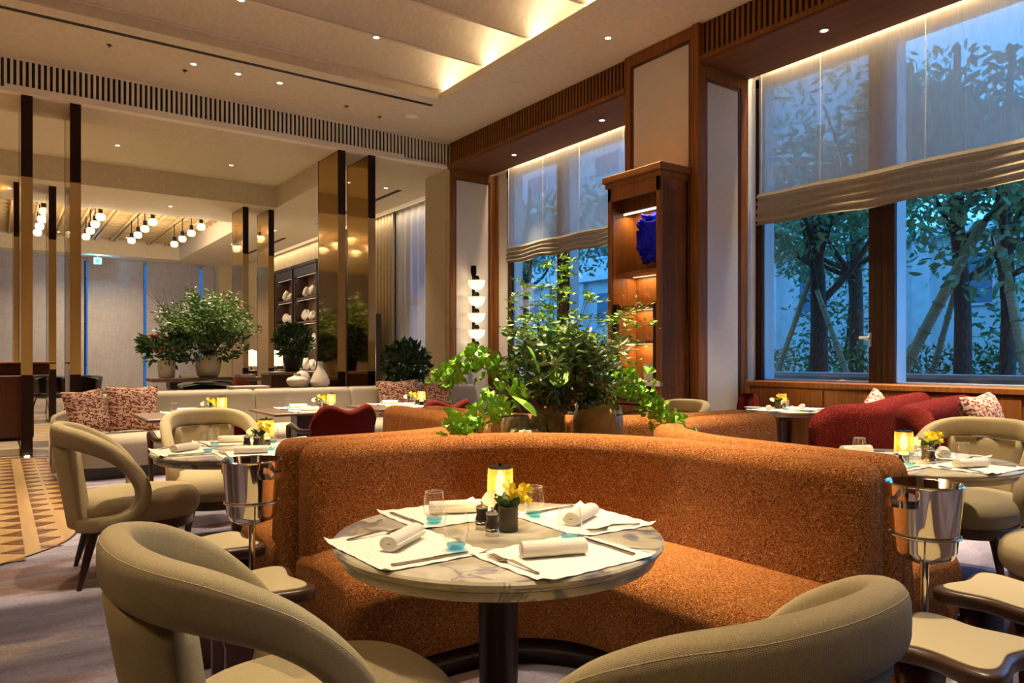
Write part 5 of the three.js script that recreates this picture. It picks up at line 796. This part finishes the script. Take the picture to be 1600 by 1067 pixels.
// exit sign hanging before the far blinds
{
  const t = thing('exit_sign', 'lit green and white exit sign hanging before the far blinds', 'sign', [2.66, 4.25, -26.9]); mesh('box', rb(-0.12, 0.12, 0.03, 0.25, -0.04, 0, 0.01), M.alu, t); mesh('hanger', cyl(0.01, 0.01, 0.28, 0.33, 8, 0, -0.02), M.alu, t);
  const c = document.createElement('canvas'); c.width = c.height = 128; const x = c.getContext('2d'); x.fillStyle = '#e9fbff'; x.fillRect(0, 0, 128, 128); x.fillStyle = '#0a9a8a'; x.beginPath(); x.arc(66, 26, 11, 0, 7); x.fill(); x.lineWidth = 13; x.lineCap = 'round'; x.strokeStyle = '#0a9a8a'; x.beginPath(); x.moveTo(62, 42); x.lineTo(56, 72); x.lineTo(78, 88); x.lineTo(74, 114); x.moveTo(56, 72); x.lineTo(44, 96); x.lineTo(22, 100); x.moveTo(62, 46); x.lineTo(84, 58); x.lineTo(98, 48); x.moveTo(60, 46); x.lineTo(38, 60); x.stroke(); const ct = new THREE.CanvasTexture(c); ct.colorSpace = THREE.SRGBColorSpace;
  mesh('lit_face', new THREE.PlaneGeometry(0.22, 0.20).translate(0, 0.14, 0.002), new THREE.MeshStandardMaterial({ color: 0x222222, emissive: new THREE.Color().setRGB(0.45, 0.9, 1), emissiveIntensity: 1.3, emissiveMap: ct, map: ct }), t); const l = new THREE.PointLight(new THREE.Color().setRGB(0.12, 0.6, 1), 1.0); l.position.set(2.66, 4.39, -26.75); l.name = 'exit_light'; l.castShadow = true; scene.add(l);
}
// pendant globes under the lattice
{ let k = 0; const ord = ['nearest', 'second', 'third', 'farthest'], col = ['leftmost', 'second', 'third', 'rightmost']; for (let i = 0; i < 4; i++) for (let j = 0; j < 4; j++) { const x = 0.85 + i * 1.08, z = -18.95 - j * 1.1, t = thing('globe_pendant', `glowing globe pendant, ${ord[j]} in the ${col[i]} row under the lattice`, 'lamp', [x, 4.38, z], 0, 'globe pendants under the lattice'); mesh('globe_lamp', lathe([[0, 0], [0.06, 0.005], [0.092, 0.04], [0.10, 0.09], [0.092, 0.14], [0.06, 0.165], [0, 0.165]], 22), M.opal, t); mesh('stem', [cyl(0.045, 0.045, 0.16, 0.29, 14), cyl(0.012, 0.012, 0.29, 0.65, 8)], M.blackmetal, t); const l = new THREE.PointLight(WARM, 1.6); l.position.set(x, 4.48, z); l.name = 'globe_light'; l.shadow.radius = 5; l.castShadow = true; scene.add(l); } }
// ================================================================ recessed downlights
function downlight(label, x, y, z, power, tx = 0, tz = 0, ang = 0.5) {
  const t = thing('downlight', label, 'downlight', [x, y, z], 0, 'recessed downlights'); mesh('trim', lathe([[0.032, 0.0], [0.05, 0.0], [0.05, -0.006], [0.034, -0.004], [0.032, 0.0]], 20), M.slat, t); mesh('lamp_lens', cyl(0.032, 0.032, -0.003, -0.001, 18), M.lens, t);
  if (!power) return; const l = new THREE.SpotLight(WARM, power, 0, ang, 0.6); l.position.set(x, y - 0.02, z); l.target.position.set(x + tx, 0, z + tz); scene.add(l.target); l.target.name = 'aim'; l.shadow.radius = 2.5; l.castShadow = true; l.name = 'downlight_beam'; scene.add(l);
}
const K = 70;
downlight('downlight above the left sofa table, first of three in a row', 2.05, C0, -9.92, K * 0.55); downlight('downlight, second of the three in a row over the sofa', 2.6, C0, -9.92, K * 0.55); downlight('downlight, third of the three in a row over the sofa', 3.15, C0, -9.92, K * 0.55);
downlight('downlight in the ceiling border above the booths', 5.85, C0, -6.3, K, -0.9, 1.0);
downlight('downlight in the far bay head, left of two', 6.85, 4.545, -9.6, K * 0.35, 0, 0, 0.45); downlight('downlight in the far bay head, right of two', 6.85, 4.545, -7.5, K * 0.35, 0, 0, 0.45); downlight('downlight in the near bay head above the window table', 6.8, 4.545, -4.15, K * 0.8, -0.6, 0, 0.45); downlight('downlight in the near bay head out of view', 6.8, 4.545, -2.3, K * 0.7, -0.3, 0, 0.5);
downlight('downlight in the vault cusp, left of two', 2.16, C0 + 0.13, -8.13, K, -0.4, 1.2); downlight('downlight in the vault cusp, right of two', 3.75, C0 + 0.13, -8.13, K, -0.2, 1.0);
downlight('downlight in the hall coffer, left of two', 1.75, 5.03, -14.6, K * 0.6); downlight('downlight in the hall coffer, right of two', 3.75, 5.03, -14.8, K * 0.6);
downlight('hall downlight near the display cabinets', 5.9, 4.57, -19, K * 0.5); downlight('hall downlight before the rear columns', 5.6, 4.57, -22, K * 0.5);
// out of view above: lamps placed to light the tables, seats and planter
downlight('unseen downlight above the nearest table', 1.55, C0 + 0.13, -1.91, K * 0.38, -0.3, 0.05, 0.32);
downlight('unseen downlight above the booth at the right', 2.6, C0 + 0.13, -0.87, K * 0.55, -0.1, -0.3, 0.4);
downlight('unseen downlight above the armchair at the lower left', 0.3, C0 + 0.13, -1.91, K * 0.32, 0.1, 0.2, 0.38);
downlight('unseen downlight behind the viewer', 1.1, C0 + 0.13, 0.17, K * 0.14, 0, -0.9, 0.4);  // out of view, placed to light the chair backs
downlight('unseen downlight above the planter', 2.5, C0 + 0.13, -2.95, K * 2.0, 0, 0.1, 0.34); downlight('downlight above the planter, toward the sofa, out of view', 2.4, C0 + 0.13, -3.99, K * 0.8, 0, 0.5, 0.4);  // both lamps out of view, placed to light the plants
downlight('unseen downlight above the left marble table', 1.05, C0 + 0.13, -3.99, K * 0.7, 0.05, -0.3, 0.36); downlight('unseen downlight above the right marble table', 3.8, C0 + 0.13, -1.91, K * 0.7, 0, 0.1, 0.4); downlight('unseen downlight above the red banquette', 5.8, C0, -2.4, K * 1.9, 0.5, -0.3, 0.45);
downlight('unseen downlight above the timber walkway', 0.1, C0 + 0.13, -6.07, K * 0.7, 0, -0.4, 0.5); downlight('unseen downlight above the velvet chairs', 2.3, C0 + 0.13, -6.07, K, 0, -0.6, 0.5); downlight('unseen downlight above the far square table', 4.2, C0 + 0.13, -6.07, K, 0, -0.6, 0.5);

downlight('added hall downlight over the host desk', -0.6, 5.03, -13.2, K * 1.1, 0, 0, 0.9); downlight('added hall downlight behind the left column pair', 0.2, 4.57, -17.3, K * 1.2, 0, 0, 0.9); downlight('added hall downlight over the console', 3.1, 4.57, -17.3, K * 1.0, 0, 1, 0.8); downlight('added hall downlight beside the side window', 6.2, 4.57, -13, K * 0.5, 0, 0, 0.7); downlight('added downlight over the left end of the room', -1.6, C0, -9.92, K, 0, 0.6, 0.8);  // added lamps, fill light for the hall and the left end

downlight('added fill downlight washing the far blinds, left', 1.5, 5.0, -25.4, K * 0.45, 0, -1.2, 0.9); downlight('added fill downlight washing the far blinds, middle', 3.3, 5.0, -25.4, K * 0.45, 0, -1.2, 0.9); downlight('added fill downlight washing the far blinds, right', 5.1, 5.0, -25.4, K * 0.45, 0, -1.2, 0.9);  // added fill lamps that brighten the far blinds
// ================================================================ plants
function fan() { // ginkgo leaf: a notched fan on a short stalk
  const pos = [0, 0, 0, 0, 0.022, 0.002], idx = [], uv = [0, 0, 0, 0.02], n = 8; for (let i = 0; i <= n; i++) { const a = -1.15 + 2.3 * i / n, r = 0.052 * (1 - 0.22 * Math.exp(-Math.pow(a / 0.16, 2)) + 0.05 * Math.sin(i * 2.4)); pos.push(Math.sin(a) * r, 0.022 + Math.cos(a) * r, 0.012 * Math.sin(i * 1.7)); uv.push(Math.sin(a) * r, Math.cos(a) * r); if (i) idx.push(1, 2 + i, 1 + i); } pos.push(0.0015, 0, 0, 0.0015, 0.022, 0); uv.push(0, 0, 0, 0); idx.push(0, n + 3, 1, n + 3, n + 4, 1); const g = new THREE.BufferGeometry(); g.setAttribute('position', new THREE.Float32BufferAttribute(pos, 3)); g.setAttribute('uv', new THREE.Float32BufferAttribute(uv, 2)); g.setIndex(idx); g.computeVertexNormals(); return g;
}
const ginkgo = fan(), oliveL = leafGeo(0.075, 0.026, 0.3), nandL = leafGeo(0.036, 0.0125, 0.2), smallL = leafGeo(0.05, 0.028, 0.25);
function bez(a, b, c, t) { return a.clone().multiplyScalar((1 - t) * (1 - t)).addScaledVector(b, 2 * t * (1 - t)).addScaledVector(c, t * t); }
{
  // pots on the planter
  const Y = 0.716; reseed(808);
  const pot = (label, x, z, r, h, ribs) => { const t = thing('plant_pot', label, 'pot', [x, Y, z], 0, 'cream pots in the planter'); const N = 72, rings = [[0.62, 0], [0.72, 0.015], [0.86, 0.12], [0.98, 0.42], [1, 0.62], [0.93, 0.85], [0.82, 0.97], [0.80, 1], [0.75, 0.985], [0.7, 0.9]].map(([k, y]) => Array.from({ length: N }, (_, i) => { const a = i / N * 6.2832, q = r * k * (1 + ribs * 0.035 * Math.cos(a * 14)); return [Math.cos(a) * q, y * h, Math.sin(a) * q]; }).reverse()); mesh('body', skin(rings), M.potcream, t); mesh('soil', cyl(r * 0.74, r * 0.74, h * 0.86, h * 0.9, 24), M.bark, t); };
  pot('large cream pot with a hammered surface right of centre in the planter', 2.80, -3.10, 0.145, 0.27, 0); pot('ribbed cream pot in the middle of the planter', 2.56, -3.26, 0.10, 0.22, 1); pot('ribbed cream pot left of the middle in the planter', 2.38, -3.32, 0.085, 0.21, 1); pot('low cream pot at the left side of the planter', 2.28, -3.10, 0.09, 0.15, 0);
  const mk = (label, x, y, z) => thing('foliage_spray', label, 'plant', [x, y, z]);
  // --- airy nandina: thin canes with fine leaflets
  { const t = mk('airy spray of fine-leaved nandina rising from the planter', 2.62, 0.93, -3.22), canes = [], sp = [];
    for (let k = 0; k < 26; k++) { const a = rnd(6.28), R = rnd(0.05, 0.46), h = rnd(0.35, 0.98) * (1 - R * 0.5), o = V(0, 0, 0), m = V(Math.cos(a) * R * 0.3, h * 0.6, Math.sin(a) * R * 0.3), e = V(Math.cos(a) * R, h, Math.sin(a) * R); canes.push(tube([0, 0.5, 1].map((q) => [...bez(o, m, e, q).toArray(), 0.004 - 0.0028 * q]), 5, 3)); for (let i = 0; i < 13; i++) { const s = rnd(0.35, 1), p = bez(o, m, e, s), b = rnd(6.28), L = rnd(0.05, 0.16), d = V(Math.cos(b), rnd(-0.2, 0.35), Math.sin(b)); canes.push(tube([[p.x, p.y, p.z, 0.0013], [p.x + d.x * L, p.y + d.y * L, p.z + d.z * L, 0.0008]], 3, 1)); for (let j = 0; j < 12; j++) { const f = rnd(0.3, 1.05), c = rnd(6.28); sp.push([p.x + d.x * L * f, p.y + d.y * L * f, p.z + d.z * L * f, d.x + Math.cos(c) * 0.8, d.y + rnd(-0.5, 0.5), d.z + Math.sin(c) * 0.8, rnd(0.6, 1.1)]); } } }
    for (let k = 0; k < 5; k++) { const o = V(0.1, 0.1, 0.05), e = V(0.42 + 0.12 * rnd(), 0.18 + k * 0.11, 0.2 + rnd(-0.05, 0.12)), m = V(0.2, 0.3 + k * 0.08, 0.1); canes.push(tube([0, 0.5, 1].map((q) => [...bez(o, m, e, q).toArray(), 0.003 - 0.002 * q]), 5, 3)); for (let i = 0; i < 60; i++) { const s = rnd(0.4, 1), p = bez(o, m, e, s), c = rnd(6.28); sp.push([p.x + rnd(-0.03, 0.03), p.y + rnd(-0.025, 0.025), p.z + rnd(-0.03, 0.03), Math.cos(c), rnd(-0.3, 0.6), Math.sin(c), rnd(0.6, 1.05)]); } }
    mesh('canes', canes, M.stem, t); stuff(mesh('leaflets', leaves(nandL, sp), M.nandina, t)); }
  // --- grey-green olive boughs
  { const t = mk('dense grey-green olive boughs in the middle of the planter', 2.52, 0.98, -3.14), br = [], sp = [], pale = []; for (let k = 0; k < 44; k++) { const a = rnd(6.28), R = rnd(0.1, 0.42), h = rnd(0.04, 0.42) * (1.25 - R), o = V(rnd(-0.08, 0.08), 0, rnd(-0.08, 0.08)), m = V(Math.cos(a) * R * 0.5, h * 0.7 + 0.1, Math.sin(a) * R * 0.5), e = V(Math.cos(a) * R, h, Math.sin(a) * R); br.push(tube([0, 0.5, 1].map((q) => [...bez(o, m, e, q).toArray(), 0.004 - 0.003 * q]), 5, 2)); for (let i = 0; i < 46; i++) { const s = rnd(0.25, 1.02), p = bez(o, m, e, s), c = rnd(6.28), q = [p.x + rnd(-0.02, 0.02), p.y + rnd(-0.02, 0.02), p.z + rnd(-0.02, 0.02), Math.cos(c) + e.x, rnd(-0.3, 1), Math.sin(c) + e.z, rnd(0.55, 1.05)]; (rnd() < 0.06 ? pale : sp).push(q); } } mesh('boughs', br, M.bark, t); stuff(mesh('leaves', leaves(oliveL, sp), M.olive, t)); stuff(mesh('pale_leaves', leaves(oliveL, pale), M.paleleaf, t));
    const berries = []; for (let k = 0; k < 26; k++) { const a = rnd(6.28), R = rnd(0.2, 0.4); berries.push(new THREE.IcosahedronGeometry(0.008, 1).translate(Math.cos(a) * R, rnd(0, 0.3), Math.sin(a) * R)); } stuff(mesh('berries', berries, M.berry, t)); }
  // --- dark foliage low in the middle
  { const t = mk('dark small-leaved foliage hanging over the front pots', 2.46, 0.88, -3.05), sp = []; for (const [x, y, z, r, n] of [[0.10, 0.26, 0.02, 0.2, 260], [0.3, 0.26, -0.08, 0.2, 240], [0.0, 0.3, -0.12, 0.25, 320]]) sp.push(...blob(n, x, y, z, r, r * 0.9, r, 0.7, 1.2)); mesh('stems', [tube([[0, -0.1, 0, 0.006], [0.1, 0.2, 0, 0.003]], 5), tube([[0, -0.1, 0, 0.006], [-0.2, 0.1, 0.08, 0.003]], 5)], M.stem, t); stuff(mesh('leaves', leaves(smallL, sp), M.deepgreen, t)); }
  // --- ginkgo branches reaching left and right: every leaf a piece of its own
  const gk = (label, x, y, z, path, n, spread) => { const t = mk(label, x, y, z), c = new THREE.CatmullRomCurve3(path.map((p) => V(...p))); mesh('branch', tube(path.map((p, i) => [...p, 0.006 - 0.004 * i / path.length]), 6, 4), M.stem, t); for (let i = 0; i < n; i++) { const u = rnd(0.25, 1), p = c.getPoint(u), a = rnd(6.28); const L = mesh('leaf', ginkgo, M.ginkgo, t); L.position.set(p.x + rnd(-spread, spread), p.y + rnd(-spread, spread), p.z + rnd(-spread, spread)); L.rotation.set(rnd(-1.2, 1.2), a, rnd(-1.6, 1.6)); L.scale.setScalar(rnd(0.6, 1.1)); } };
  gk('ginkgo branch reaching far left over the orange booth', 2.42, 0.92, -3.05, [[0, 0, 0], [-0.22, 0.10, -0.02], [-0.40, 0.06, 0.02], [-0.60, -0.03, 0.06], [-0.72, -0.05, 0.10]], 72, 0.06);
  gk('ginkgo branch rising to the upper left of the planter', 2.42, 0.95, -3.10, [[0, 0, 0], [-0.15, 0.14, -0.1], [-0.30, 0.24, -0.15], [-0.42, 0.24, -0.2], [-0.5, 0.15, -0.25]], 78, 0.07);
  gk('ginkgo branch hanging down at the left end of the planter', 2.18, 0.92, -3.1, [[0.1, 0.02, 0], [-0.1, 0.02, 0.06], [-0.34, -0.06, 0.12], [-0.42, -0.16, 0.16]], 48, 0.05);
  gk('ginkgo leaves trailing over the large pot', 2.72, 0.95, -3.02, [[0, 0.02, 0], [0.05, 0.12, 0.08], [0.14, 0.12, 0.12], [0.24, 0.04, 0.14]], 60, 0.07);
  gk('ginkgo branch hanging down at the right end of the planter', 2.8, 0.92, -2.98, [[0, 0, 0], [0.14, 0.03, 0.14], [0.24, -0.05, 0.24], [0.34, -0.12, 0.30]], 44, 0.05);
  { const t = mk('yellow-green anthurium leaves at the left of the planter', 2.3, 0.95, -3.0), big = leafGeo(0.16, 0.13, 0.2, 5); for (const [x, y, z, a, b] of [[-0.1, 0.0, 0.1, -0.9, 0.4], [0.08, 0.14, 0.05, -0.7, -0.6], [-0.02, 0.22, 0.02, -0.5, 0.9]]) { const o = mesh('leaf', big, M.ginkgo, t); o.position.set(x, y, z); o.rotation.set(a, b, b); mesh('stalk', tube([[x, y, z, 0.003], [x * 0.5, y - 0.05, z * 0.5, 0.003], [0.1, -0.12, -0.05, 0.003]], 5), M.stem, t); } }
}
// --- big bush and flowers on the console
{
  reseed(919);
  const t = thing('leafy_bush', 'big leafy green bush on the console table', 'plant', [3.5, 1.26, -15.6]); const sp = [], br = [];
  for (let k = 0; k < 150; k++) { const a = rnd(6.28), R = Math.sqrt(rnd()) * 0.95, top = 0.25 + 1.15 * Math.sqrt(Math.max(0, 1 - R * R)) * rnd(0.5, 1.12), e = V(Math.cos(a) * R * 1.1, top - 0.05, Math.sin(a) * R * 0.8), m = V(e.x * 0.35, top * 0.7, e.z * 0.35), o = V(0, 0, 0); for (let i = 0; i < 38; i++) { const q = rnd(0.45, 1.05), p = bez(o, m, e, q), c = rnd(6.28); sp.push([p.x + rnd(-0.09, 0.09), p.y + rnd(-0.07, 0.07), p.z + rnd(-0.09, 0.09), Math.cos(c) + e.x * 0.6, rnd(-0.5, 0.8), Math.sin(c), rnd(0.5, 1.0)]); } if (k % 4 === 0) br.push(tube([0, 0.5, 1].map((q) => [...bez(o, m, e, q).toArray(), 0.01 - 0.007 * q]), 4, 3)); }
  for (let k = 0; k < 14; k++) { const a = rnd(6.28), R = rnd(0.3, 0.9); br.push(tube([[0, -0.1, 0, 0.015], [Math.cos(a) * R * 0.4, 0.4, Math.sin(a) * R * 0.4, 0.01], [Math.cos(a) * R, rnd(0.6, 1.3), Math.sin(a) * R * 0.6, 0.003]], 5)); } for (let k = 0; k < 12; k++) br.push(tube([[-0.3, 0.2, 0, 0.006], [-0.6 - rnd(0.2), 0.8, 0, 0.004], [-0.75 - rnd(0.5), rnd(1.0, 1.4), 0, 0.002]], 4));
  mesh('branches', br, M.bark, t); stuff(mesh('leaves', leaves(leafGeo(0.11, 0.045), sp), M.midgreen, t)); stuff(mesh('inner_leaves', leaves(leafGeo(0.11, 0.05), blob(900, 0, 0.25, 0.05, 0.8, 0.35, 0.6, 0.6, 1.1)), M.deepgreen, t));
  const f = thing('flower_bouquet', 'red flowers with monstera leaves in the cream pot on the console', 'flowers', [2.72, 1.2, -15.55]); const fl = []; for (let k = 0; k < 40; k++) { const a = rnd(6.28), R = rnd(0.1, 0.42); fl.push(new THREE.IcosahedronGeometry(rnd(0.025, 0.05), 0).translate(Math.cos(a) * R - 0.15, rnd(0.1, 0.5), Math.sin(a) * R * 0.6)); } stuff(mesh('blooms', fl, std(0x9a2420, 0.6), f)); const mon = []; for (let k = 0; k < 9; k++) { const a = 2.2 + k * 0.28; mon.push([-0.3, 0.3, 0.1, Math.cos(a), Math.sin(a) * 0.8, 0.2, 1.6]); } stuff(mesh('monstera_leaf', leaves(leafGeo(0.2, 0.07), mon), M.deepgreen, f)); stuff(mesh('leaves', leaves(leafGeo(0.14, 0.06), blob(320, 0, 0.2, 0, 0.4, 0.3, 0.3, 0.7, 1.3)), M.deepgreen, f)); mesh('stems', [tube([[0, -0.2, 0, 0.02], [-0.1, 0.2, 0, 0.01]], 5)], M.stem, f);
}
{
  const shrub = (label, x, y, z, rx, ry, n) => { const t = thing('potted_shrub', label, 'plant', [x, y, z]); reseed(600 + n); mesh('pot', lathe([[0, 0], [0.14, 0], [0.18, 0.25], [0.16, 0.25], [0, 0.2]], 24), M.black, t); mesh('stem', [tube([[0, 0.2, 0, 0.02], [0.03, 0.5, 0, 0.014], [-0.04, 0.8, 0, 0.006]], 6), tube([[0, 0.3, 0, 0.014], [-0.2, 0.6, 0, 0.005]], 5), tube([[0, 0.3, 0, 0.014], [0.2, 0.65, 0.05, 0.005]], 5)], M.bark, t); stuff(mesh('leaves', leaves(leafGeo(0.09, 0.04), blob(n, 0, 0.55, 0, rx, ry, rx, 0.8, 1.4)), M.deepgreen, t)); };
  shrub('dark shrub behind the ledge vases, before the display cabinets', 4.42, 1.0, -13.15, 0.33, 0.30, 900); shrub('dark shrub in front of the side window', 5.3, 0.6, -10.4, 0.36, 0.36, 1100);
}
{ const t = thing('plant_stand', 'low dark stand under the shrub by the side window', 'stand', [5.3, 0, -10.4]); mesh('body', rb(-0.25, 0.25, 0, 0.6, -0.25, 0.25, 0.01), M.darkwood, t); }
renderer.render(scene, camera);
